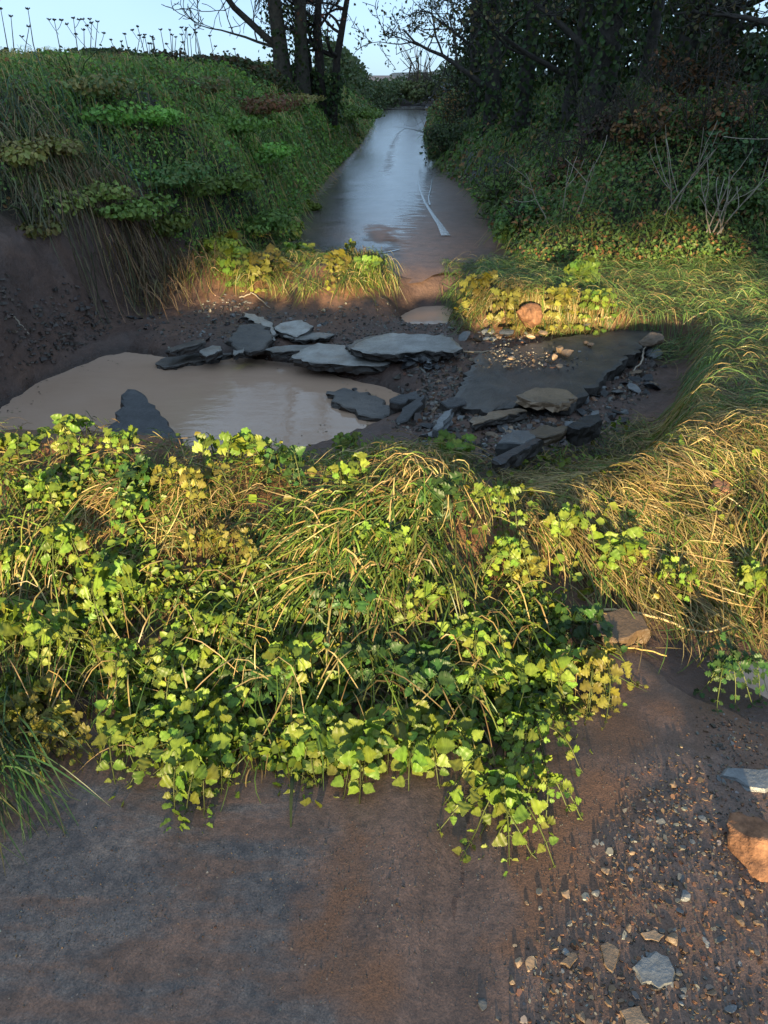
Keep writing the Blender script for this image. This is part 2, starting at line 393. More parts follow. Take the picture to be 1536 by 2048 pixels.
# ================================================================== SETTING
def axis(segs):
    a = []
    for lo, hi, step in segs: a += list(np.arange(lo, hi - 1e-6, step))
    return np.array(a + [segs[-1][1]])
gx = axis([(-300, -60, 40), (-60, -20, 5), (-20, -8, 1), (-8, -4, .15), (-4, 4, .032), (4, 8, .12), (8, 20, .8), (20, 60, 5), (60, 300, 40)])
gy = axis([(-60, -20, 8), (-20, -2, 1.5), (-2, .4, .2), (.4, 8.5, .032), (8.5, 14, .08), (14, 26, .2), (26, 60, .5), (60, 100, 5), (100, 500, 50)])
GX, GY = np.meshgrid(gx, gy)
GZ = H(GX.ravel(), GY.ravel())
mk = masks(GX.ravel(), GY.ravel())
ny, nx = GX.shape
i = (np.arange(ny - 1)[:, None] * nx + np.arange(nx - 1)[None]).ravel()
soil = np.clip(mk['mound'] * 1.2 + mk['farl'] * 1.3 + mk['farr'] * 1.3 + .8 * mk['verge'], 0, 1) * np.clip(.75 + .9 * mk['n2'], 0, 1)
ero_m = sm(2.5, 4.2, GY.ravel()) * (1 - sm(6.6, 8.4, GY.ravel())) * (1 - sm(.5, .8, mk['dl']))
humus = np.clip(sm(.05, .3, mk['dl']) * (1 - ero_m) + sm(0, .3, mk['dr']), 0, 1)
wet = (1 - sm(WATER + .015, WATER + .055, GZ + .02 * mk['n2'])) * sm(3.0, 3.4, GY.ravel()) * (1 - sm(6.6, 7, GY.ravel()))
mb = MB(); mb.add(np.stack([GX.ravel(), GY.ravel(), GZ], 1), np.stack([i, i + 1, i + nx + 1, i + nx], 1), np.stack([soil, humus, wet], 1))
tag(mb.build('ground', M_ground), kind='structure')

# far lane: wet tarmac between the banks, mud washed over its near right half
ys = np.concatenate([np.arange(6.95, 14, .09), np.arange(14, 43, .35), np.arange(43, 47.5, .5)])
us = np.linspace(0, 1, 33)
rows = []
for y in ys:
    l = float(xL(min(y, 41))) - .15; r = float(xR(y)) + .15
    rows.append(np.stack([l + us * (r - l), np.full(33, y), .004 + .03 * (1 - (2 * us - 1) ** 2)], 1))
V = np.array(rows)
ragged = (V[:, :, 1] < 7.5)
V[:, :, 1] += np.where(ragged, (7.5 - V[:, :, 1]) * np.clip(.25 + 1.3 * fbm(V[:, :, 0] * 3, 0 * V[:, :, 0], 61), 0, .9), 0)
V[:, :, 2] -= np.where(ragged, .07 * ((7.5 - V[:, :, 1]) / .55).clip(0, 1) ** 2, 0)
V[:, :, 2] += .012 * fbm(V[:, :, 0] * 3, V[:, :, 1] * 3, 63)
xx, yy = V[:, :, 0].ravel(), V[:, :, 1].ravel()
mudline = np.interp(yy, [6.9, 8.2, 9.5, 11, 13, 15, 17, 20, 24], [-.3, .05, .25, .45, .7, 1.0, 1.3, 1.6, 2.6])
mudm = np.clip(.5 + (xx - mudline) * 1.1, 0, 1)
lft = np.clip(.55 - (xx - np.interp(yy, [7, 12, 15, 22, 45], [-1.3, -1.05, -.85, -.55, -.2])) * 3.0, 0, .75) * sm(10, 13, yy)
mudm = np.maximum(mudm, lft)
trk = .5 * np.exp(-((xx - np.interp(yy, [10, 16, 22, 30], [.0, .05, .25, .7])) / .16) ** 2) * sm(13, 16, yy) * (1 - sm(24, 32, yy))
mudm = np.maximum(mudm, trk)
silt = .72 * np.exp(-((xx + .02) / .3) ** 2 - ((yy - 9.0) / .9) ** 2) + .62 * np.maximum(lft - .3, 0)
n = len(ys); i = (np.arange(n - 1)[:, None] * 33 + np.arange(32)[None]).ravel()
mb = MB(); mb.add(V.reshape(-1, 3), np.stack([i, i + 1, i + 34, i + 33], 1), np.stack([mudm, silt, 0 * silt], 1))
tag(mb.build('road', M_road_far), kind='structure')
# the lane bends away to the left at the far end
bx = np.linspace(-14, 2.7, 30); by = np.linspace(43.2, 47.2, 6); BX, BY = np.meshgrid(bx, by)
i = (np.arange(5)[:, None] * 30 + np.arange(29)[None]).ravel()
mb = MB(); mb.add(np.stack([BX.ravel(), BY.ravel(), 0 * BX.ravel() + .045], 1), np.stack([i, i + 1, i + 31, i + 30], 1), (0.2, 0, 0)); tag(mb.build('road_bend', M_road_far), kind='structure')

# near lane: tarmac under a film of silt in front of the heap
fx = np.arange(-2.6, 2.9, .03); fy = np.arange(-3, 2.15, .03); FX, FY = np.meshgrid(fx, fy); X, Y = FX.ravel(), FY.ravel()
near_z = lambda X, Y: .006 + .012 * fbm(X * 2.2, Y * 2.2, 71) + .008 * fbm(X * 9, Y * 9, 75) + .03 * sm(.15, .9, X) * (.45 + fbm(X * 4, Y * 4, 79)) - .10 * (1 - sm(-.22, .25, sdf(RILL, X, Y) + .08 * fbm(X * 5, Y * 5, 77))) \
    + .022 * np.exp(-((X - .02 - .12 * (Y - 1)) / .09) ** 2) - .02 * np.exp(-((X - .16 - .2 * (Y - 1)) / .06) ** 2) - .03 * sm(1.35, 1.8, Y)
red = np.zeros(len(X))
for (px, py, sx, sy, a) in [(680, 1800, .10, .16, 1.0), (770, 1960, .10, .16, .75), (1060, 1780, .10, .15, 1.0), (1230, 1480, .22, .12, .8), (1150, 1620, .12, .1, .9), (1000, 1900, .06, .1, .9), (700, 1640, .1, .06, .7), (1240, 1600, .1, .12, .7)]:
    c = P(px, py); red = np.maximum(red, a * .8 * np.exp(-((X + .45 * fbm(X * 5, Y * 2.5, 93, 5) - c[0]) / sx / 1.3) ** 2 - ((Y + .45 * fbm(X * 5, Y * 2.5, 95, 5) - c[1]) / sy / 1.3) ** 2))
red = np.maximum(red, .40 * sm(-.05, .35, X)); mudn = np.clip(.40 + .5 * fbm(X * 2.5, Y * 2.5, 99) + .55 * sm(-.3, .15, X) + .35 * sm(1.1, 1.5, Y), 0, 1)
i = (np.arange(len(fy) - 1)[:, None] * len(fx) + np.arange(len(fx) - 1)[None]).ravel(); k = len(fx)
mb = MB(); mb.add(np.stack([X, Y, near_z(X, Y)], 1), np.stack([i, i + 1, i + k + 1, i + k], 1), np.stack([mudn, red, 0 * red], 1))
tag(mb.build('road_near', M_road), kind='structure')

def water(name, poly, z, m=M_water, label=None):
    c = np.mean(np.array(poly), 0); big = [(p - c) * 1.12 + c for p in poly]
    v = np.array([[*c[:2], z]] + [[p[0], p[1], z] for p in big]); n = len(big)
    mb = MB(); mb.add(v, [[0, 1 + k, 1 + (k + 1) % n] for k in range(n)]); return tag(mb.build(name, m, smooth=False), kind='structure')
water('pool_water', POOL, WATER); water('channel_water', CHAN, WATER + .035); water('rill_water', RILL, -.043)
def ribbon(name, pix, w, z=.05):
    pts = [P(*q, z) for q in pix]; v = []; f = []
    for k, (p, ww) in enumerate(zip(pts, w)):
        v += [p - np.array((ww / 2, 0, 0)), p + np.array((0, 0, .0015)), p + np.array((ww / 2, 0, 0))]
    for k in range(len(pts) - 1): f += [[3 * k, 3 * k + 1, 3 * k + 4, 3 * k + 3], [3 * k + 1, 3 * k + 2, 3 * k + 5, 3 * k + 4]]
    mb = MB(); mb.add(v, f); tag(mb.build(name, M_trickle), kind='structure')
m_, t_, p_, N_, L_ = mat('shallow_running_water'); p_.inputs['Base Color'].default_value = (.30, .32, .34, 1); p_.inputs['Roughness'].default_value = .12
L_(bump(N_, L_, noise(N_, L_, 25, 3, .6, geo(N_)), .25, .02), p_.inputs['Normal']); M_trickle = m_
ribbon('water_trickle', [(836, 360), (840, 380), (850, 405), (866, 430), (880, 450), (892, 471)], [.015, .03, .035, .05, .07, .11], .034)
ribbon('water_trickle', [(864, 358), (862, 375), (857, 395), (860, 410)], [.01, .02, .02, .03], .036)
ribbon('water_trickle', [(700, 512), (745, 508), (780, 503), (800, 498)], [.02, .05, .06, .03], .04)

# unseen wood added behind the camera to confine the sun to low ground
nw = 26000; wd = rng.uniform(0, 1, (nw, 3)); wx = -11 + 21 * wd[:, 0]; wy = -21 + 4 * wd[:, 1]
gap = sm(-5.0, -4.4, wx + .25 * fbm(wd[:, 2] * 9, wx, 85)) * (1 - sm(.6, 1.2, wx + .25 * fbm(wd[:, 2] * 9, wx, 86)))
wlow = gap * (1.50 + math.tan(SUN_EL) * 19 + .35 * fbm(wx * .5, 0 * wx, 81) + .5 * fbm(wx * 1.7, 0 * wx, 83, 3))
wz = wlow + (11.5 - wlow) * wd[:, 2] ** 1.3
mb = MB(); cards(mb, np.stack([wx, wy, wz], 1), rng.uniform(.3, .6, nw), np.array([[0, 1., .3]]), pick(nw, [(.03, .06, .02), (.05, .07, .02)], [1, 1]), .7, .6)
# undergrowth added at its foot to keep most sun off the nearest ground
nu = 9000; ud = rng.uniform(0, 1, (nu, 3)); ux = -5.2 + 7 * ud[:, 0]
utop = math.tan(SUN_EL) * 19.8 + .30 * fbm(ux * 1.3, 0 * ux, 87, 3) + .10 * fbm(ux * 5, 0 * ux, 89, 3)
cards(mb, np.stack([ux, -19.6 + 1.2 * ud[:, 1], utop * ud[:, 2] ** .8], 1), rng.uniform(.12, .26, nu), np.array([[0, 1., .3]]), pick(nu, [(.03, .06, .02), (.05, .07, .02)], [1, 1]), .7, .6)
for tx in (-8.5, -5.6, 1.6, 5, 8.5):
    tube(mb, [(tx, -19, -.3), (tx + .15, -19, 3), (tx, -19, 7), (tx, -19, 11)], [.28, .24, .2, .1], 8, (.05, .04, .03))
tag(mb.build('wood', M_bushleaf), 'unseen leafy wood edge added behind the viewpoint to block high sun', 'wood', kind='stuff')

# ================================================================== FOREGROUND HEAP: grass and leafy plants
GREEN = [(.085, .16, .022), (.11, .18, .025), (.055, .12, .025), (.16, .19, .04)]
STRAW = [(.34, .26, .095), (.28, .205, .075), (.44, .35, .15), (.20, .135, .05)]
def scatter_poly(pix, n, lift=0.0):
    """n random ground points inside a polygon drawn on the photograph"""
    pts = np.array([hit(*q)[:2] for q in pix]); lo, hi = pts.min(0), pts.max(0); out = np.zeros((0, 2))
    while len(out) < n:
        c = rng.uniform(lo, hi, (4 * n, 2)); out = np.concatenate([out, c[sdf(pts, c[:, 0], c[:, 1]) < 0]])
    return out[:n]
BARE = [(*hit(px, py)[:2], r) for (px, py, r) in [(400, 1110, .10), (490, 1165, .08), (300, 1300, .10), (640, 1300, .07), (1110, 1150, .08), (250, 1090, .06), (850, 1260, .07), (1180, 990, .07), (1420, 1010, .09), (560, 1010, .05)]]
def grass_patch(mb, pix, n, clumps, head, spread, L, W, pal, wts, lift=(.01, .07), droop=(0, .05), root=(0, .06), curl=.5):
    """combed grass: clumps of blades that share a heading (degrees, 0 = right, -90 = towards the camera)"""
    cc = scatter_poly(pix, clumps); k = rng.integers(0, clumps, n)
    ch = np.radians(head + rng.normal(0, spread, clumps)); cp = rng.uniform(0, 1, clumps)
    xy = cc[k] + rng.normal(0, .055, (n, 2)); z = H(xy[:, 0], xy[:, 1], False) + rng.uniform(*root, n) + .04 * cp[k]
    bare = np.min([np.hypot(xy[:, 0] - bx_, (xy[:, 1] - by_) * .8) / br_ for (bx_, by_, br_) in BARE], 0); kp = rng.uniform(0, 1, n) < sm(.5, 1.3, bare) + .08; xy, z, k = xy[kp], z[kp], k[kp]; n = len(xy)
    a = ch[k] + rng.normal(0, .25, n)
    c = pick(n, pal, wts) * (.75 + .5 * cp[k][:, None]) * (.55 + .95 * vnoise(xy[:, 0] * 7, xy[:, 1] * 7, 149))[:, None]
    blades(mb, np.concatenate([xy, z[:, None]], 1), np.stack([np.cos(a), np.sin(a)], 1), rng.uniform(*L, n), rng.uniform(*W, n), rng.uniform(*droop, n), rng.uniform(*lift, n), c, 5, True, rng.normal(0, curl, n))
mb = MB()
allm = [(-80, 870), (200, 875), (450, 915), (600, 900), (760, 890), (900, 905), (990, 945), (1250, 850), (1380, 1000), (1560, 900), (1700, 1200), (1460, 1290), (1150, 1230), (1050, 1400), (500, 1500), (-80, 1500)]
pal = GREEN + STRAW
grass_patch(mb, allm, 6500, 420, -85, 75, (.06, .2), (.002, .0045), pal, [2, 2, 3, 1, 1.5, 1.5, .7, 1.5], (.0, .035), (0, .04), (0, .04), .9)
# combed-over fringe at the right, laid down towards the camera by the flood
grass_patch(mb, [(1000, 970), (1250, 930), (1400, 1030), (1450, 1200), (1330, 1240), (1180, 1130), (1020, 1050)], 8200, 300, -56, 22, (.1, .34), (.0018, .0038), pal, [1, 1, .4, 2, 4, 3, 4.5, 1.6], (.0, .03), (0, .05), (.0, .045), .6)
grass_patch(mb, [(1260, 830), (1400, 800), (1600, 850), (1620, 960), (1400, 960), (1280, 920)], 3400, 180, -62, 35, (.08, .28), (.0018, .0036), pal, [1.4, 1.4, .6, 2.2, 3.5, 3, 3.5, 1.6], (.0, .035), (0, .05), (.0, .05), .8)
grass_patch(mb, [(1450, 980), (1620, 960), (1650, 1230), (1480, 1230)], 1500, 40, -95, 20, (.14, .32), (.002, .005), pal, [1, 1, 1, 1, 2, 2, 1, 2], (.01, .05), (.02, .08), (.02, .07), .4)
# pale mound of straw in the middle and the fan of long green blades below it
grass_patch(mb, [(740, 910), (840, 890), (940, 930), (950, 1030), (780, 1040)], 1700, 40, -110, 60, (.1, .26), (.0018, .004), pal, [1, 1, 1, 1, 2, 2, 2.5, 1], (.02, .06), (0, .04), (.01, .06), .9)
grass_patch(mb, [(600, 1030), (860, 1000), (900, 1130), (760, 1200), (600, 1190)], 1500, 90, -120, 40, (.12, .36), (.002, .006), pal, [3, 3, 3, 2.5, 1.2, 1, 1, .6], (.02, .07), (.0, .05), (.01, .05), .5)
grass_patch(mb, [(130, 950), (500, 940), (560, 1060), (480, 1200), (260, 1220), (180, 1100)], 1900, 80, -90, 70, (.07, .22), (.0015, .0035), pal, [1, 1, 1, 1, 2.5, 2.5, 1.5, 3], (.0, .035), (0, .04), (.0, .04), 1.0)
grass_patch(mb, [(-60, 1060), (130, 1050), (130, 1140), (-60, 1140)], 420, 14, -125, 25, (.14, .3), (.0025, .005), pal, [1, 2, 2, 1, 1, 1, 1, 1], (.03, .08), (.02, .08), (.02, .06), .4)
# long loose blades drooping through the leaves of the front slope
grass_patch(mb, [(150, 1230), (560, 1220), (1100, 1230), (1120, 1330), (900, 1420), (560, 1440), (200, 1420)], 420, 90, -95, 45, (.1, .3), (.002, .0045), pal, [3, 3, 2, 2.5, 2, 2, 2, 1.5], (.03, .1), (.03, .1), (.02, .09), .8)
grass_patch(mb, [(-60, 1180), (200, 1180), (240, 1400), (-60, 1430)], 160, 40, -85, 50, (.1, .28), (.002, .0045), pal, [3, 3, 2, 2, 2, 2, 2, 2], (.03, .1), (.03, .1), (.02, .08), .8)
tag(mb.build('matted_grass', M_grass), 'flattened green and straw-coloured grass matted over the near heap', 'grass', kind='stuff')
mb = MB()   # dark wet grass hanging onto the road at the left corner
grass_patch(mb, [(-90, 1440), (60, 1460), (80, 1560), (-60, 1640)], 210, 14, -62, 22, (.14, .3), (.0025, .005), [(.025, .055, .018), (.035, .07, .02), (.06, .06, .025)], [2, 2, 1], (.03, .09), (.05, .12), (.03, .1), .35)
tag(mb.build('hanging_grass', M_grass), 'dark wet grass hanging over the road at the lower left corner', 'grass', kind='stuff')
def lay_grass(mb, x, y, head, spread, L, W, pal, wts, lift, root, curl=.5, cell=.16):
    """grass laid by water: heading and tone vary from tuft to tuft"""
    n = len(x); t = vnoise(x / cell, y / cell, 141); t2 = vnoise(x / cell, y / cell, 143)
    a = np.radians(head + (t - .5) * 2 * spread) + rng.normal(0, .28, n); z = H(x, y, False) + rng.uniform(0, root, n) * (.3 + t2)
    blades(mb, np.stack([x, y, z], 1), np.stack([np.cos(a), np.sin(a)], 1), rng.uniform(*L, n), rng.uniform(*W, n), rng.uniform(0, .04, n), rng.uniform(*lift, n), pick(n, pal, wts) * (.6 + .8 * t2)[:, None], 5, True, rng.normal(0, curl, n))
mb = MB()   # flood-flattened verge on the right
n = 30000; x = rng.uniform(.5, 5.5, n); y = rng.uniform(3.3, 7.7, n); k = (x > edge_rub(y) - np.where(y < 5, .0, .2)) & (y > 3.2 + .5 * (x > 2.2)); x, y = x[k], y[k]
lay_grass(mb, x, y, -25, 80, (.08, .3), (.0022, .005), [(.09, .16, .04), (.12, .19, .045), (.07, .125, .04), (.22, .2, .07), (.36, .26, .11)], [3, 3, 2, 1.6, 1.6], (.0, .07), .09, 1.0, .13)
tag(mb.build('verge_grass', M_grass), 'green verge grass combed flat by flood water on the right', 'grass', kind='stuff')
mb = MB()   # turf heaps beyond the hole
grass_patch(mb, [(400, 510), (560, 500), (740, 525), (800, 575), (700, 590), (520, 580), (400, 560)], 3800, 150, -70, 75, (.08, .26), (.0025, .0055), pal, [3, 3, 3, 3, 1.5, 1, 1.5, 1.5], (.01, .06), (.02, .1), (.0, .06), .9)
grass_patch(mb, [(680, 535), (750, 530), (800, 580), (700, 585)], 500, 30, -75, 70, (.07, .18), (.0025, .005), pal, [3, 3, 1, 3, 1.5, 1, 2, 1], (.03, .08), (.02, .12), (.03, .1), .5)
grass_patch(mb, [(925, 640), (970, 605), (1100, 600), (1220, 625), (1210, 648), (1050, 652)], 3200, 140, -90, 180, (.05, .16), (.002, .0045), pal, [1.5, 1, .5, 2, 2.5, 2, 3, 2], (.01, .05), (.0, .06), (.0, .06), 1.1)
tag(mb.build('heap_grass', M_grass), 'tangled yellow-green grass on the turf heaps beyond the hole', 'grass', kind='stuff')

# leaf shapes shared by all broad-leaved plants
def leaf_mesh(name, kind, colr, seed):
    r = np.random.default_rng(seed); n = 40
    t = np.linspace(0, 1, n // 2 + 1)
    if kind == 'nettle': w = .40 * np.sin(math.pi * t ** .62) ** .85
    elif kind == 'round': w = .50 * np.sin(math.pi * np.clip(t, 0, 1) ** .6) ** .6 * (.9 + .12 * np.cos(t * 16 + seed))
    elif kind == 'lobed': w = .50 * np.sin(math.pi * t ** .6) ** .6 * (.55 + .6 * np.abs(np.cos(t * math.pi * 2.6)))
    else: w = .13 * np.sin(math.pi * t ** .8) ** .5
    tooth = 0 if kind == 'tongue' else (.07 if kind == 'nettle' else .06)
    w = w + tooth * ((np.arange(len(t)) % 2) - .5) * (w > .05) * r.uniform(.5, 1.5, len(t)) + .03 * np.sin(t * 9 + seed) * (w > .05)
    w[0] = w[-1] = 0
    x = t; cup = r.uniform(-.25, .35); curve = r.uniform(-.35, .1) if kind != 'tongue' else -.25
    def zz(x, w): return curve * x ** 2 * .5 + cup * np.abs(w) * .8 + .03 * np.sin(x * 17 + seed) * np.abs(w) / .4
    mid = np.stack([x, 0 * x, zz(x, 0 * x) - .02], 1)
    lh = np.stack([x - .07 * w, -w * .5, zz(x, w * .5) + .02], 1); lf = np.stack([x - .12 * w, -w, zz(x, w)], 1)
    rh = np.stack([x - .07 * w, w * .5, zz(x, w * .5) + .02], 1); rt = np.stack([x - .12 * w, w, zz(x, w)], 1)
    v = np.concatenate([lf, lh, mid, rh, rt]); m = len(t); f = []
    for s in range(4):
        for k in range(m - 1): f.append([s * m + k, s * m + k + 1, (s + 1) * m + k + 1, (s + 1) * m + k])
    c = np.tile(np.array(colr), (len(v), 1)) * (1 + r.uniform(-.12, .12, (len(v), 1)))
    c[2 * m:3 * m] *= 1.25
    mb = MB(); mb.add(v, f, c); return mb.mesh(name, M_leaf)
LC = [(.15, .24, .03), (.19, .26, .034), (.12, .21, .03), (.22, .255, .038)]
DK = [(.035, .085, .02), (.045, .10, .022)]
LEAF = {}
for kd in ('nettle', 'round', 'lobed'):
    LEAF[kd] = [leaf_mesh(kd + '_leaf', kd, LC[k % 4], 10 * k + len(kd)) for k in range(6)]
    LEAF[kd + '_dark'] = [leaf_mesh(kd + '_leaf', kd, DK[k % 2], 40 + 10 * k + len(kd)) for k in range(4)]
    LEAF[kd + '_yellow'] = [leaf_mesh(kd + '_leaf', kd, [(.21, .20, .035), (.19, .17, .03)][k % 2], 70 + 10 * k + len(kd)) for k in range(3)]
LEAF['tongue'] = [leaf_mesh('tongue_leaf', 'tongue', [(.075, .17, .025), (.12, .18, .02)][k % 2], 90 + k) for k in range(3)]
LEAF['tongue_dark'] = [leaf_mesh('tongue_leaf', 'tongue', (.04, .11, .025), 95 + k) for k in range(2)]
def leaf_obj(me, parent, org, p, d, nor, size, name='leaf'):
    d = nrm(np.asarray(d, float)); nor = np.asarray(nor, float); y = nrm(np.cross(nor, d)); z = np.cross(d, y)
    o = bpy.data.objects.new(name, me); col.objects.link(o); o.parent = parent
    q = np.asarray(p) - np.asarray(org); s = size
    o.matrix_local = Matrix(((d[0] * s, y[0] * s, z[0] * s, q[0]), (d[1] * s, y[1] * s, z[1] * s, q[1]), (d[2] * s, y[2] * s, z[2] * s, q[2]), (0, 0, 0, 1)))
    return o
def leafy_plant(px, py, label, name='nettle_plant', kind='nettle', stems=4, L=.26, leaf=.062, nodes=6, head=-90, spread=45, hang=.12, lift=.09, group='leafy plants on the near heap', cat='plant', lean=.3, up=None):
    b = hit(px, py); root = empty(name, b); tag(root, label, cat, group)
    mb = MB()
    for s in range(stems):
        a = R(head) + R(spread) * (random.random() - .5) * 2 + (random.random() - .5) * .3
        LL = L * random.uniform(.65, 1.15); p0 = b + np.array((random.gauss(0, .03), random.gauss(0, .03), -.01)); pts = []
        n = nodes + 1; bend = random.uniform(-.5, .5)
        for k in range(n + 1):
            t = k / n; aa = a + bend * t
            q = p0 + np.array((math.cos(aa) * LL * t, math.sin(aa) * LL * t, 0))
            if up: q[2] = p0[2] + up * LL * t; q[:2] = p0[:2] + (q[:2] - p0[:2]) * .45
            else: q[2] = max(H1(q[0], q[1]) + .012, p0[2] + lift * math.sin(math.pi * t ** .7) * 1.2 - hang * t * t)
            pts.append(q)
        pts = np.array(pts); tube(mb, pts, np.linspace(.003, .0012, len(pts)), 4, (.10, .12, .03))
        for k in range(1, n + 1):
            tdir = nrm(pts[k] - pts[k - 1]); sd = nrm(np.cross(tdir, np.array((0, 0, 1.))))
            sz = leaf * (1.2 - .6 * (k / n) ** 2) * random.uniform(.55, 1.3)
            for sgn in ((-1, 1) if k < n else (0,)):
                if sgn and random.random() < .10: continue
                dd = tdir * .55 + sd * sgn * 1.0 + np.array((random.gauss(0, .25), random.gauss(0, .25), random.gauss(-.05, .3)))
                nn = np.array((random.gauss(0, .35), -.75 + random.gauss(0, .35), .75 + random.gauss(0, .3)))
                if abs(np.dot(nrm(dd), nrm(nn))) > .85: nn = nn + sd
                st = pts[k] + nrm(dd) * leaf * .28; tube(mb, [pts[k], (pts[k] + st) / 2 + np.array((0, 0, .004)), st], .0011, 3, (.11, .14, .03))
                leaf_obj(random.choice(LEAF[kind]), root, b, st, dd, nn, sz)
    mb.build('stem', M_grass, root, org=b)
    return root
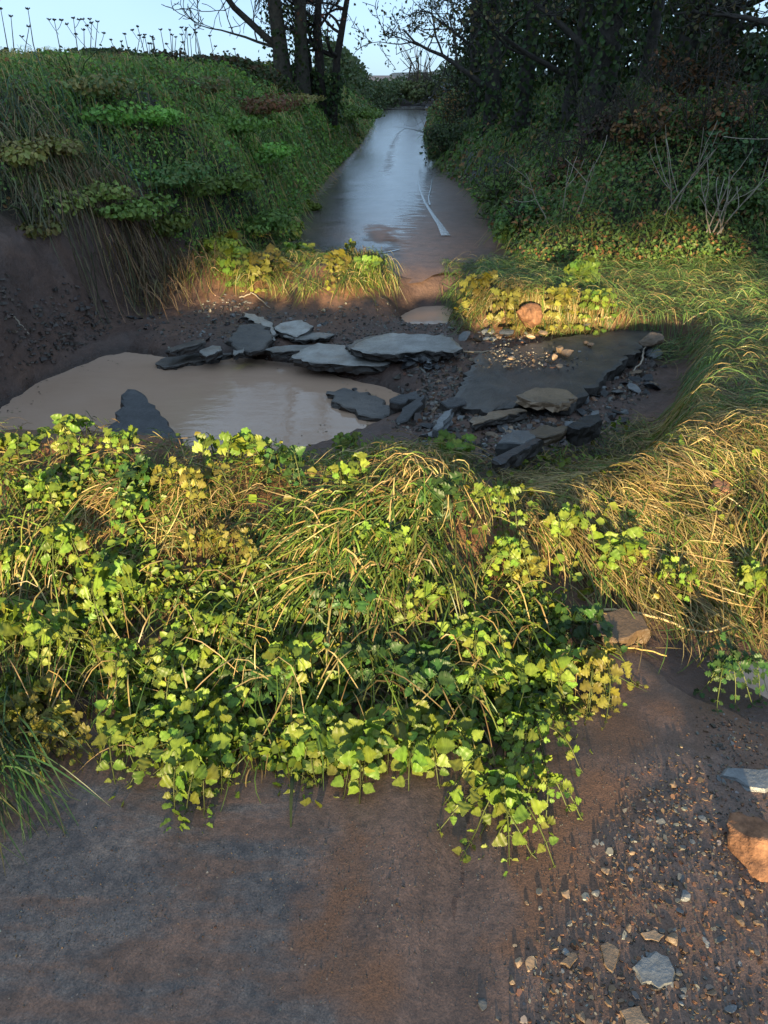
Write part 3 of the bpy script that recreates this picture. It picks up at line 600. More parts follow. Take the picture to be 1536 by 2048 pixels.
LP = [  # pixel of the root, label, kind, stems, length, leaf size, heading, hang
 (150, 890, 'bright leafy nettle poking up on the heap crest in front of the dark tarmac wedge', 'nettle', 4, .2, .055, -60, .02),
 (40, 930, 'pale leafy nettle at the left picture edge on the heap crest', 'nettle', 4, .22, .07, -70, .05),
 (95, 1010, 'leafy trailing plant below the crest nettle at the left picture edge', 'nettle', 4, .2, .055, -80, .05),
 (250, 930, 'small yellow-green sprig among straw below the dark tarmac wedge', 'lobed', 3, .16, .05, -90, .04),
 (330, 985, 'dark green leafy plant in shade left of the long pale leaf', 'lobed_dark', 4, .2, .05, -100, .04),
 (480, 930, 'soft yellow-green leafy plant swaying on the crest in front of the pool', 'lobed', 5, .22, .06, -60, .03),
 (560, 960, 'dark leafy sprig on the crest below the grey pool reflection', 'nettle_dark', 3, .18, .055, -80, .04),
 (590, 890, 'dark crest plant overhanging the pool edge left of the yellow sprig', 'lobed_dark', 4, .18, .05, -50, .0),
 (690, 915, 'bright yellow-green sprig standing on the crest at the pool corner', 'round', 4, .16, .05, -70, .0),
 (700, 985, 'round-leaved sprig hanging below the bright crest sprig', 'round', 3, .16, .048, -90, .06),
 (910, 920, 'ragged broad-leaved plant on top of the straw mound, half in shade', 'lobed', 4, .2, .075, -95, .06),
 (890, 1020, 'dark drooping leaf bunch below the ragged plant on the straw mound', 'lobed_dark', 4, .2, .06, -95, .08),
 (975, 1040, 'pale grey-green sprig right of the dark drooping leaf bunch', 'lobed', 3, .14, .045, -70, .04),
 (1130, 1075, 'fresh green sprig standing out of the combed straw', 'lobed', 4, .16, .05, -90, .03),
 (1010, 1130, 'yellow-green parsley-like plant left of the bare soil patch', 'lobed', 5, .22, .05, -95, .06),
 (1060, 1170, 'yellow leafy bunch hanging beside the bare red soil patch', 'lobed_yellow', 4, .18, .05, -85, .06),
 (1225, 1130, 'bluish-green leaf bunch above the flat wet rock', 'nettle', 3, .15, .06, -85, .06),
 (1340, 1190, 'small green sprig caught in the long straw above the rill', 'lobed', 3, .13, .045, -70, .06),
 (1500, 1190, 'green leafy plant at the right picture edge above the rill', 'round', 4, .16, .05, -110, .06),
 (1440, 1360, 'dark green sprig trailing into the muddy rill at the right', 'lobed_dark', 3, .16, .04, -60, .02),
 (300, 1060, 'green leaf spray between the two tongue-shaped leaves and the left straw', 'nettle', 3, .18, .05, -150, .05),
 (400, 990, 'pale yellow-green leaf cluster beside the long tongue leaf', 'lobed_yellow', 4, .18, .05, -90, .04),
 (420, 1120, 'small yellow parsley-like rosette on bare soil in the middle left', 'lobed_yellow', 4, .14, .036, -90, .04),
 (480, 1130, 'second small yellow rosette at the right rim of the bare soil', 'lobed_yellow', 3, .13, .036, -80, .04),
 (170, 1110, 'blurred green leaf bunch above the brown twig at the left', 'nettle', 4, .2, .06, -100, .08),
 (60, 1150, 'round-leaved green plant under the bent grass at the left edge', 'round', 5, .2, .05, -90, .06),
 (230, 1190, 'large light green leaf bunch swaying right of the brown twig', 'lobed', 5, .22, .075, -110, .1),
 (50, 1270, 'broad pale leaf bunch at the left edge below the brown twig', 'round', 4, .2, .085, -80, .08),
 (120, 1290, 'drooping serrated leaf bunch left of the dark hollow', 'nettle', 4, .22, .08, -85, .12),
 (60, 1390, 'yellowing leafy plant at the left edge above the hanging grass', 'lobed_yellow', 6, .24, .05, -80, .12),
 (130, 1420, 'second yellowing leafy plant hanging towards the wet road', 'lobed_yellow', 5, .2, .045, -75, .1),
 (270, 1320, 'small green sprig on the red soil below the dark hollow', 'lobed', 4, .2, .042, -95, .12),
 (280, 1440, 'narrow bright sprig hanging down onto the wet road at the left', 'nettle', 3, .2, .055, -92, .16),
 (420, 1290, 'pair of bright leaves standing in the grass shade in the middle left', 'lobed', 2, .14, .048, -60, .04),
 (370, 1350, 'medium green leafy plant at the middle left of the heap foot', 'nettle', 5, .22, .052, -100, .1),
 (440, 1400, 'bright leafy mass hanging to the road left of centre', 'round', 7, .26, .055, -95, .16),
 (420, 1490, 'lowest hanging leaf bunch left of the single upright grass blade', 'round', 5, .24, .06, -92, .18),
 (540, 1380, 'shaded deep green leaf mass left of centre', 'lobed_dark', 6, .24, .055, -90, .14),
 (600, 1330, 'yellow-green round-leaved mass in the middle of the heap foot', 'round', 6, .24, .058, -95, .12),
 (640, 1430, 'bright bushy plant hanging above the road in the centre', 'round', 7, .25, .06, -92, .16),
 (720, 1340, 'glossy dark green sprig in the middle of the heap foot', 'nettle_dark', 4, .2, .055, -90, .1),
 (740, 1450, 'broad bright leaf mass hanging in the lower centre', 'nettle', 6, .25, .065, -88, .16),
 (830, 1360, 'blurred deep green leaf mass right of centre', 'nettle_dark', 6, .24, .065, -92, .14),
 (850, 1450, 'blurred bright green leaf mass in the lower centre', 'nettle', 6, .24, .07, -90, .16),
 (930, 1300, 'upright green sprig standing above the blurred leaf mass', 'nettle', 3, .18, .055, -80, .06),
 (970, 1380, 'light green leaf bunch swaying right of the blurred mass', 'nettle', 5, .22, .065, -80, .12),
 (1040, 1440, 'green sprig of small scalloped leaves trailing to the gravel', 'lobed', 5, .24, .04, -75, .14),
 (1100, 1370, 'serrated leaf bunch below the dark tongue leaf on the right', 'nettle', 4, .2, .058, -70, .1),
 (1180, 1360, 'curled yellowish leaf bunch at the right tip of the heap foot', 'lobed_yellow', 4, .16, .05, -60, .08),
 (1150, 1270, 'dark heart-shaped leaves beside the flat wet rock', 'round_dark', 3, .16, .065, -60, .06),
 (1000, 1540, 'long trailing bright runner hanging farthest down onto the mud', 'nettle', 4, .30, .055, -92, .16),
 (1060, 1520, 'thin runner of small leaves trailing over the gravel at the right', 'lobed', 3, .24, .036, -85, .12),
 (690, 1230, 'green leaf bunch growing through the fan of long grass', 'lobed_dark', 4, .2, .05, -100, .1),
 (860, 1230, 'leaf bunch at the right foot of the grass fan', 'lobed', 4, .2, .05, -90, .1),
 (760, 1120, 'bright sprig on top of the grass fan', 'lobed', 4, .18, .045, -100, .05),
]
for (px, py, lab, kd, st, LL, lf, hd, hg) in LP:
    nm = {'nettle': 'nettle_plant', 'round': 'ground_ivy', 'lobed': 'leafy_weed'}[kd.split('_')[0]]
    low = py > 1280; py += 45 if py > 1380 else 0
    leafy_plant(px, py, lab, nm, kd, st + (4 if low else 1), LL * (1 if low else .85), lf * .56, 8, hd, 60, hg * .8, .12)
# sprigs that stand on the turf heaps beyond the hole
for (px, py, lab, kd, st, LL, lf) in [
 (480, 530, 'low leafy clump on the front of the far turf heap left of the leaf column', 'lobed', 6, .26, .065),
 (660, 545, 'yellow leafy clump on the crown of the far turf heap', 'lobed_yellow', 6, .26, .06),
 (740, 555, 'green leafy clump at the right end of the far turf heap', 'lobed', 5, .24, .06),
 (1010, 615, 'golden leafy clump left of the red boulder', 'lobed_yellow', 7, .22, .05),
 (1110, 615, 'golden leafy clump right of the red boulder', 'lobed_yellow', 6, .22, .05),
 (1190, 620, 'small green clump at the right end of the right turf heap', 'lobed', 5, .22, .05),
 (450, 500, 'sunlit yellow-green leafy clump at the left end of the far turf heap', 'lobed_yellow', 8, .42, .09),
 (530, 540, 'bright leaf column hanging down the front of the far turf heap', 'lobed_yellow', 5, .3, .075),
 (600, 520, 'green leafy clump in the middle of the far turf heap', 'lobed', 6, .3, .07),
 (960, 590, 'yellow-green clump of small leaves on the right turf heap', 'lobed_yellow', 6, .25, .06),
 (1160, 565, 'leafy green clump behind the right turf heap', 'lobed', 6, .32, .07)]:
    leafy_plant(px, py, lab, 'leafy_weed', kd, st, LL, lf, 6, -80, 70, .18, .14, 'leafy plants on the far turf heaps')
leafy_plant(690, 525, 'single green sprig standing up against the wet lane', 'leafy_weed', 'lobed', 2, .34, .08, 4, -80, 40, 0, .1, 'leafy plants on the far turf heaps', up=.9)
# tongue-shaped leaves: long strap leaves of one plant, and loose single ones
def strap(px, py, label, specs, kind='tongue'):
    b = hit(px, py); root = empty('fern_plant', b); tag(root, label, 'plant', 'strap-leaved plants on the near heap'); mb = MB()
    for (az, rise, size, nx) in specs:
        d = np.array((math.cos(R(az)) * math.cos(R(rise)), math.sin(R(az)) * math.cos(R(rise)), math.sin(R(rise))))
        st = b + np.array((0, 0, .05)) + d * .03; tube(mb, [b, b + np.array((0, 0, .035)), st], .003, 4, (.12, .12, .03))
        leaf_obj(random.choice(LEAF[kind]), root, b, st, d, np.array((nx, -.8, .7)), size)
    mb.build('stem', M_grass, root, org=b)
strap(300, 1075, 'broad upright tongue-leaved plant with one leaf bent over on bare soil', [(-70, -38, .18, .3), (-120, -45, .13, -.3), (100, 55, .09, .1)])
strap(395, 1040, 'dark tongue-shaped leaf lying across straw in the middle left', [(-12, -6, .17, .1)], 'tongue_dark')
strap(355, 1010, 'pale tongue-shaped leaf lying near the heap crest on the left', [(8, 10, .14, -.2)])
strap(200, 1070, 'small pale tongue leaf beside the left nettle', [(-10, 5, .1, .2)])
strap(1105, 1300, 'dark glossy tongue leaf hanging on the right of the heap foot', [(-80, -45, .15, .2)], 'tongue_dark')
strap(915, 1500, 'yellow-green tongue leaf hanging lowest in the centre right', [(-100, -50, .13, -.1)])
strap(890, 1070, 'ragged dark tongue leaf hanging below the straw mound', [(-130, -40, .15, 0)], 'tongue_dark')
# small filler leaves in the gaps of the mat
mb = MB(); n = 17000
xy = scatter_poly([(-80, 1000), (250, 960), (520, 1010), (700, 1200), (950, 1150), (1120, 1220), (1130, 1420), (1000, 1560), (600, 1570), (300, 1500), (-80, 1500)], n)
keep = fbm(xy[:, 0] * 3.2, xy[:, 1] * 3.2, 91) > -.02; bare = np.min([np.hypot(xy[:, 0] - bx_, xy[:, 1] - by_) / br_ for (bx_, by_, br_) in BARE + [(*hit(720, 1120)[:2], .24), (*hit(420, 1050)[:2], .16)]], 0); keep &= rng.uniform(0, 1, n) < sm(.6, 1.4, bare) + .06; xy = xy[keep]; n = len(xy)
z = H(xy[:, 0], xy[:, 1], False) + rng.uniform(.0, .10, n)
cards(mb, np.concatenate([xy, z[:, None]], 1), rng.uniform(.014, .034, n), np.array([[0, -.7, .7]]), pick(n, LC + DK, [2, 2, 2, 1, 1, 1]), .8, .6)
tag(mb.build('ground_cover', M_leaf), 'small green creeping leaves filling the mat of the near heap', 'ground cover', kind='stuff')

mb = MB(); n = 2600; xy = scatter_poly(allm, n); keep = fbm(xy[:, 0] * 5, xy[:, 1] * 5, 147) > .02; xy = xy[keep]; n = len(xy); z = H(xy[:, 0], xy[:, 1], False) + rng.uniform(.02, .09, n)
cards(mb, np.concatenate([xy, z[:, None]], 1), rng.uniform(.015, .045, n), np.array([[0, -.7, .7]]), pick(n, LC + [(.21, .20, .035)], [2, 2, 2, 1, 2]), .85, .6)
tag(mb.build('leaf_litter', M_leaf), 'torn small leaves strewn through the straw of the near heap', 'leaves', kind='stuff')

# ================================================================== BROKEN TARMAC, ROCKS, STONES
def slab(name, pix, z, th, label, group, top=M_slabtop, side=M_slabside, tilt=(0, 0), cat='slab', rag=.011, seed=0):
    """a broken plate: ragged outline traced on a horizontal plane at height z, then tilted, with a layered broken rim"""
    r = np.random.default_rng(seed + len(pix) * 7 + int(pix[0][0]))
    pts = np.array([P(*q, z)[:2] for q in pix]); out = []
    for k in range(len(pts)):
        a, b = pts[k], pts[(k + 1) % len(pts)]; m = max(2, int(np.linalg.norm(b - a) / .038)); nn = np.array((-(b - a)[1], (b - a)[0])); nn = nn / (np.linalg.norm(nn) + 1e-9)
        for j in range(m): out.append(a + (b - a) * j / m + nn * r.normal(0, rag) * (j > 0))
    out = np.array(out); n = len(out); c = out.mean(0)
    js = min(1, np.linalg.norm(pts - np.roll(pts, 1, 0), axis=1).sum() / 1.3)
    zf = lambda q: z + tilt[0] * (q[:, 0] - c[0]) + tilt[1] * (q[:, 1] - c[1])
    rings = []; cols = []
    for (sc_, dz, jit) in [(0, 0, 0), (.35, 0, 0), (.7, 0, 0), (.93, 0, .0), (1., -.006, .003), (1.01, -th * .35, .010), (.985, -th * .65, .014), (.95, -th, .012)]:
        q = c + (out - c) * sc_ + r.normal(0, jit * js + 1e-9, (n, 2))
        zz = zf(q) + dz + (.004 * js * fbm(q[:, 0] * 12, q[:, 1] * 12, 5) + .012 * js * fbm(q[:, 0] * 3, q[:, 1] * 3, 6)) + (r.normal(0, .006 * js, n) if dz < -.01 else 0)
        rings.append(np.concatenate([q, zz[:, None]], 1))
    V = np.concatenate(rings); V = np.concatenate([V, [[*c, z - th]]]); f = []; mi = []
    for g in range(len(rings) - 1):
        for k in range(n):
            k2 = (k + 1) % n; f.append([g * n + k, g * n + k2, (g + 1) * n + k2, (g + 1) * n + k]); mi.append(0 if g < 4 else 1)
    e = (len(rings) - 1) * n
    for k in range(n): f.append([e + k, e + (k + 1) % n, len(V) - 1, len(V) - 1]); mi.append(1)
    org = (c[0], c[1], z - th)
    f4 = [q for q in f if q[2] != q[3]]; f3 = [q[:3] for q in f if q[2] == q[3]]
    mb = MB(); mb.add(V, f4); mb.q.append(np.array(f3))
    o = mb.build(name, top, org=org, smooth=False); o.data.materials.append(side)
    o.data.polygons.foreach_set('material_index', np.array(mi, np.int32)); o.data.update()
    return tag(o, label, cat, group, 'thing')
M_mudrock = stone_mat('muddy_rock', (.06, .04, .024), (.11, .07, .04), .4)
G1 = 'broken tarmac slabs around the hole'
slab('tarmac_slab', [(582, 712), (600, 699), (636, 687), (690, 691), (697, 701), (738, 699), (790, 719), (765, 728), (700, 727), (625, 722)], -0.120, 0.066, 'long pale grey tarmac slab lying at the back edge of the pool', G1, tilt=(0, .05))
slab('tarmac_slab', [(700, 694), (722, 681), (775, 667), (850, 669), (905, 675), (925, 694), (905, 702), (850, 699), (790, 706), (740, 704)], -0.040, 0.060, 'large pale grey tarmac slab resting on rubble in the middle of the washout', G1, tilt=(.0, .03))
slab('tarmac_slab', [(690, 690), (735, 672), (775, 668), (740, 690), (705, 700)], -0.090, 0.036, 'thin muddy tarmac piece wedged between the two pale slabs', G1, M_plate)
slab('tarmac_slab', [(456, 676), (480, 656), (522, 652), (548, 668), (532, 684), (498, 694), (472, 690)], -0.080, 0.054, 'dark grey slate-like slab tilted up left of the long pale slab', G1, M_plate, tilt=(-.05, .12))
slab('tarmac_slab', [(486, 627), (508, 630), (545, 645), (550, 676), (538, 668), (528, 652), (498, 640)], -0.090, 0.036, 'narrow pale slab fragment behind the tilted dark slab', G1, tilt=(0, .05))
slab('tarmac_slab', [(548, 652), (570, 645), (605, 643), (627, 653), (594, 668), (556, 658)], -0.070, 0.048, 'greenish grey slab propped behind the long pale slab', G1, tilt=(.05, .1))
slab('tarmac_slab', [(530, 697), (570, 690), (640, 686), (610, 699), (545, 704)], -0.120, 0.042, 'low dark slab edge left of the long pale slab', G1, tilt=(0, -.03))
slab('tarmac_slab', [(565, 670), (620, 664), (670, 667), (650, 676), (590, 679)], -0.100, 0.030, 'flat pale slab half sunk in mud behind the long pale slab', G1)
slab('tarmac_slab', [(308, 727), (322, 716), (400, 706), (465, 697), (477, 705), (400, 722), (325, 733)], -0.220, 0.048, 'black low slab at the back left edge of the pool', G1, M_plate)
slab('tarmac_slab', [(332, 695), (365, 684), (408, 676), (412, 686), (370, 697), (340, 706)], -0.110, 0.048, 'dark tilted tarmac bar lying on the black low slab', G1, M_plate, tilt=(.12, -.1))
slab('tarmac_slab', [(398, 700), (425, 690), (443, 692), (445, 700), (412, 712)], -0.130, 0.048, 'small thick block right of the dark tarmac bar', G1, tilt=(.05, 0))
slab('tarmac_slab', [(464, 694), (478, 684), (492, 686), (486, 704), (470, 706)], -0.110, 0.048, 'small upright block between the black slab and tilted slab', G1, tilt=(.2, .1))
slab('tarmac_wedge', [(228, 868), (262, 812), (288, 812), (345, 858), (450, 930), (330, 960), (240, 930)], -.08, .25, 'black tarmac wedge sticking out of the pool behind the near heap', G1, M_dark, tilt=(-.22, .1))
slab('tarmac_plate', [(905, 790), (935, 735), (955, 706), (1040, 690), (1150, 674), (1250, 666), (1316, 662), (1322, 674), (1250, 722), (1200, 760), (1140, 806), (1060, 792), (980, 812)], -.055, .12, 'large muddy sheet of tarmac with a black cut edge on the right of the washout', G1, M_plate, tilt=(.03, .03), rag=.016)
slab('tarmac_strip', [(983, 922), (1030, 893), (1070, 869), (1088, 873), (1040, 905), (1000, 935)], .03, .07, 'narrow black tarmac strip at the foot of the near heap', G1, M_dark, tilt=(.0, -.1), rag=.004)
slab('sandstone_slab', [(1033, 792), (1070, 777), (1135, 778), (1152, 788), (1120, 806), (1065, 803)], -.035, .055, 'layered tan sandstone slab against the black cut edge', G1, M_sandslab, M_tan, tilt=(-.06, .06))
slab('tarmac_fragment', [(655, 781), (700, 777), (760, 795), (795, 822), (770, 835), (715, 828), (680, 808)], -.215, .06, 'flat grey tarmac tongue running into the right side of the pool', G1, M_plate, rag=.02)
slab('tarmac_lump', [(780, 800), (790, 790), (835, 783), (840, 795), (800, 806)], -.10, .09, 'long black tarmac lump right of the pool tongue', G1, M_dark, tilt=(.1, 0))
slab('tarmac_lump', [(880, 803), (900, 794), (930, 797), (932, 808), (895, 814)], -.09, .1, 'rounded black tarmac lump in the middle of the rubble', G1, M_dark)
slab('tarmac_lump', [(1135, 850), (1160, 835), (1200, 826), (1205, 840), (1160, 858)], .03, .1, 'black lump with pale stony top by the right grass', G1, M_dark)
slab('tarmac_lump', [(785, 840), (805, 812), (850, 800), (845, 815), (815, 835)], -.10, .1, 'jagged black shard at the right rim of the pool', G1, M_dark, tilt=(.3, .1))
slab('stone_slab', [(865, 850), (890, 825), (905, 822), (895, 838), (875, 855)], -.06, .06, 'pale narrow stone on the rubble below the muddy sheet', G1, M_slate, M_slate, tilt=(.15, .1))
slab('stone_slab', [(995, 885), (1020, 865), (1060, 860), (1072, 872), (1050, 888)], .0, .09, 'pale rounded stone above the narrow black strip', G1, M_slate, M_slate)
slab('stone_slab', [(1055, 862), (1080, 850), (1140, 852), (1120, 868), (1070, 872)], .0, .05, 'flat olive stone behind the narrow black strip', G1, M_sandslab, M_sandslab)
slab('stone_slab', [(940, 840), (985, 822), (1040, 815), (1055, 822), (990, 838), (945, 850)], -.08, .05, 'long brown stone below the tan sandstone slab', G1, M_sandslab, M_slabside)
slab('stone_slab', [(1175, 1255), (1200, 1228), (1245, 1218), (1285, 1232), (1300, 1256), (1235, 1275)], .05, .08, 'wet flat rock under the straw beside the rill', G1, M_mudrock, M_mudrock, tilt=(0, .15), rag=.006)
G2 = 'flat stones on the near road'
slab('slate_slab', [(1440, 1550), (1480, 1535), (1580, 1535), (1590, 1580), (1500, 1575)], .03, .03, 'flat greenish slate at the right picture edge above the orange boulder', G2, M_slate, M_slate)
slab('slate_slab', [(1310, 1665), (1345, 1655), (1390, 1685), (1375, 1700), (1350, 1698)], .022, .02, 'tan flat slate left of the orange boulder', G2, M_sandslab, M_tan, rag=.005)
slab('slate_slab', [(1266, 1932), (1284, 1912), (1300, 1914), (1312, 1900), (1338, 1912), (1352, 1942), (1346, 1966), (1318, 1978), (1302, 1964), (1284, 1966)], .02, .015, 'blue-grey flat slate at the bottom right of the gravel', G2, M_slate, M_slate, rag=.002)
slab('slate_slab', [(1200, 1890), (1215, 1882), (1240, 1900), (1225, 1945), (1208, 1925)], .018, .012, 'pale brown pointed shale chip left of the blue-grey slate', G2, M_tan, M_tan, rag=.003)
slab('slate_slab', [(1282, 1865), (1310, 1858), (1330, 1870), (1318, 1883), (1290, 1878)], .018, .012, 'pinkish flat shale chip above the blue-grey slate', G2, M_tan, M_tan, rag=.003)
slab('slate_slab', [(1240, 2020), (1280, 2010), (1300, 2048), (1250, 2060)], .02, .015, 'brown flat stone at the bottom picture edge below the blue-grey slate', G2, M_tan, M_tan, rag=.004)
slab('slate_slab', [(1120, 1925), (1145, 1902), (1156, 1915), (1140, 1935)], .018, .012, 'grey-brown triangular shale chip at the bottom centre right', G2, M_tan, M_slate, rag=.003)

def rock_mesh(name, flat, m, seed, sub=2):
    import bmesh
    bm = bmesh.new(); bmesh.ops.create_icosphere(bm, subdivisions=sub, radius=1)
    r = np.random.default_rng(seed); nc = 13 if sub == 2 else 10; cuts = nrm(r.normal(0, 1, (nc, 3))); off = r.uniform(.38, .85, nc) if sub == 2 else r.uniform(.42, .8, nc)
    for v in bm.verts:
        p = np.array(v.co)
        for c, o_ in zip(cuts, off):
            d = p @ c
            if d > o_: p = p - c * (d - o_) * .95
        p = p * (1 + .10 * float(fbm(p[0] * 2.5 + seed, p[1] * 2.5 + p[2], seed))) + r.normal(0, .018, 3) * (2 / sub) ** 2
        if sub > 2:
            tri = lambda k, o: float(fbm(p[0] * k + seed, p[1] * k, seed + o) + fbm(p[1] * k + 5, p[2] * k + seed, seed + o + 1) + fbm(p[2] * k, p[0] * k + 9, seed + o + 2)) / 1.7
            p = p * (1 + .38 * tri(2.6, 3) + .13 * tri(9, 7))
        p[2] *= flat; v.co = p
    me = bpy.data.meshes.new(name); bm.to_mesh(me); bm.free(); me.materials.append(m)
    if sub > 2: me.polygons.foreach_set('use_smooth', np.full(len(me.polygons), True))
    return me
ROCK = {k: [rock_mesh(k + '_stone', fl, m, 100 * q + s) for s, fl in enumerate((.6, .42, .3, .2))] for q, (k, m) in enumerate([('slate', M_slate), ('tan', M_tan), ('dark', M_dark), ('red', M_red)])}
BIG = {k: [rock_mesh(k + '_boulder', .8, m, 300 * q + s, 4) for s in range(2)] for q, (k, m) in enumerate([('red', M_red), ('tan', M_tan)])}
def rock(px, py, wpx, kind, label, group, name='stone', lib=ROCK, sink=.3, tall=1.0, z=None, asp=.8, variant=None, rotz=None):
    p = hit(px, py) if z is None else P(px, py, z); dist = np.linalg.norm(p - np.array((0, 0, CZ)))
    s = wpx / FPX * dist * .5
    me = random.choice(lib[kind]) if variant is None else lib[kind][variant]
    o = bpy.data.objects.new(name, me); col.objects.link(o)
    o.scale = (s, s * asp * random.uniform(.8, 1.2), s * tall * random.uniform(.8, 1.1)); o.rotation_euler = (random.gauss(0, .18), random.gauss(0, .18), random.uniform(0, 6.28) if rotz is None else rotz)
    o.location = (p[0], p[1], p[2] + s * tall * .55 * (1 - sink)); return tag(o, label, 'stone', group)
rock(1058, 655, 58, 'red', 'red sandstone boulder in front of the right turf heap', 'boulders', 'boulder', BIG, -.3, 1.15, variant=0, rotz=.3, z=-.03)
rock(1300, 690, 46, 'tan', 'pale orange rock at the far corner of the tarmac sheet', 'boulders', 'boulder', BIG, .0, .8, variant=0, z=.0)
rock(1500, 1725, 150, 'red', 'big orange sandstone boulder at the right picture edge', 'boulders', 'boulder', BIG, .0, .8, variant=1, rotz=2.2, asp=.75)
rock(1438, 1005, 72, 'red', 'reddish boulder in the hollow between the two straw heaps', 'boulders', 'boulder', BIG, .0, .9, variant=0, rotz=1.2)
rock(640, 0 + 1330, 40, 'red', 'small red stone showing in the soil below the grass fan', 'boulders', 'boulder', BIG, .2, .8, variant=1)
rock(325, 1330, 34, 'red', 'small red stone in the soil hollow at the middle left', 'boulders', 'boulder', BIG, .2, .8, variant=0)
# stones one can pick out, from the photograph
for (px, py, w, k, lab) in [
 (1120, 705, 26, 'tan', 'largest pale stone of the little pile on the tarmac sheet'), (1135, 712, 24, 'tan', 'rounded stone at the front of the little pile on the tarmac sheet'),
 (1108, 718, 18, 'tan', 'flat stone at the left of the little pile on the tarmac sheet'), (1118, 736, 16, 'tan', 'orange stone just below the little pile'),
 (1104, 738, 14, 'red', 'small red stone just below the little pile'), (1022, 720, 15, 'tan', 'single pale pebble alone on the tarmac sheet'),
 (1172, 688, 16, 'tan', 'grey-tan stone at the back right of the tarmac sheet'), (1182, 693, 14, 'tan', 'pinkish stone beside the grey-tan one'),
 (708, 782, 17, 'dark', 'black lump sitting on the tarmac tongue in the pool'), (466, 634, 18, 'slate', 'small bluish white stone on the mud behind the tilted slab'),
 (902, 660, 22, 'slate', 'pale blue stone in front of the channel'), (1215, 818, 16, 'slate', 'whitish blue stone beside the black lump at the right'),
 (955, 680, 26, 'tan', 'orange flat stone between pale slab and right heap'), (1060, 677, 18, 'tan', 'pale oval stone at the back edge of the tarmac sheet'),
 (1085, 672, 24, 'tan', 'long thin pale stone at the back edge of the tarmac sheet'), (1160, 812, 24, 'slate', 'grey stone below the tan sandstone slab'),
 (970, 895, 24, 'slate', 'dark blue stone above the narrow black strip'), (1012, 672, 30, 'slate', 'flat grey stone behind the tarmac sheet'),
 (1170, 655, 34, 'slate', 'grey angular stone in front of the right heap'), (1165, 1472, 16, 'red', 'orange pebble on the dark mud below the heap tip'),
 (1240, 1462, 18, 'slate', 'pale grey pebble right of the orange pebble'), (1285, 1440, 16, 'slate', 'small grey slate above the pale grey pebble'),
 (1142, 1530, 18, 'red', 'orange stone left on the red silt below the heap tip'), (1325, 1600, 26, 'red', 'orange flat chip above the tan slate'),
 (1160, 1780, 20, 'slate', 'grey-green oval pebble below the trailing runner'), (1235, 1785, 28, 'slate', 'dark oval stone in the middle of the gravel'),
 (1190, 1800, 18, 'tan', 'tan chip left of the dark oval stone'), (1465, 1790, 20, 'slate', 'white chip below the orange boulder')]:
    on_plate = any(t in lab for t in ('pile', 'tarmac sheet', 'grey-tan')); rock(px, py, w * (1.25 if on_plate else 1), k, lab, 'single stones', z=-.035 if on_plate else (-.19 if 'tongue' in lab else None))
def stones(pix, n, size, kinds, wts, label, group):
    for (x, y) in scatter_poly(pix, n):
        k = random.choices(kinds, wts)[0]; s = random.uniform(*size) * (1.5 if random.random() < .12 else 1)
        o = bpy.data.objects.new('stone', random.choice(ROCK[k])); col.objects.link(o); z = max(H1(x, y), float(near_z(np.array([x]), np.array([y]))[0]) if y < 2 else -9)
        z = max(z, -.05 if 'tarmac sheet' in label and 'near part' in label else z); o.location = (x, y, z + s * .18 + (random.uniform(0, .05) if 'heaped' in label else 0)); o.scale = (s, s * random.uniform(.6, 1), s * random.uniform(.6, 1)); o.rotation_euler = (random.gauss(0, .3), random.gauss(0, .3), random.uniform(0, 6.28))
        w = {'dark': 'black', 'slate': 'grey', 'tan': 'tan', 'red': 'reddish'}[k]
        tag(o, ('larger ' if s > (size[0] + size[1]) * .5 else 'small ') + w + ' ' + label, 'stone', group)
stones([(790, 720), (850, 705), (890, 715), (880, 750), (800, 750)], 26, (.03, .065), ['dark', 'slate'], [2, 1], 'broken stone heaped under the large pale slab', 'dark rubble under the pale slab')
stones([(1160, 800), (1310, 690), (1350, 700), (1290, 800), (1250, 890), (1150, 870)], 46, (.025, .07), ['dark', 'slate', 'tan', 'red'], [2, 2, .6, .5], 'angular stone beside the black cut edge of the tarmac sheet', 'rubble along the cut tarmac edge')
stones([(930, 830), (1060, 800), (1160, 850), (1200, 900), (1080, 900), (980, 930), (860, 900), (800, 860)], 50, (.02, .055), ['dark', 'slate', 'tan', 'red'], [2.4, 2, .4, .5], 'broken stone in the dark rubble behind the near heap', 'rubble behind the near heap')
stones([(900, 660), (960, 665), (1230, 650), (1250, 662), (1080, 675), (940, 690)], 26, (.02, .05), ['slate', 'dark', 'tan'], [2, 2, 1.2], 'stone in the row of rubble before the right turf heap', 'rubble before the right heap')
stones([(430, 640), (640, 640), (700, 665), (560, 680), (420, 690), (380, 670)], 28, (.012, .035), ['slate', 'dark'], [2, 2], 'stone scattered among the tilted slabs', 'stones among the slabs')
stones([(230, 620), (330, 590), (380, 640), (260, 680)], 10, (.015, .035), ['dark'], [1], 'clod at the foot of the eroded bank', 'clods below the bank')
stones([(1000, 740), (1180, 720), (1120, 780), (1000, 790)], 10, (.012, .03), ['dark', 'slate'], [1, 1], 'stone lying on the near part of the tarmac sheet', 'stones on the tarmac sheet')
stones([(1060, 1800), (1250, 1560), (1536, 1560), (1536, 2048), (900, 2048), (1000, 1900)], 90, (.006, .017), ['slate', 'tan', 'red'], [2, 1.2, .8], 'shale chip lying in the gravel at the lower right', 'shale chips on the near road')
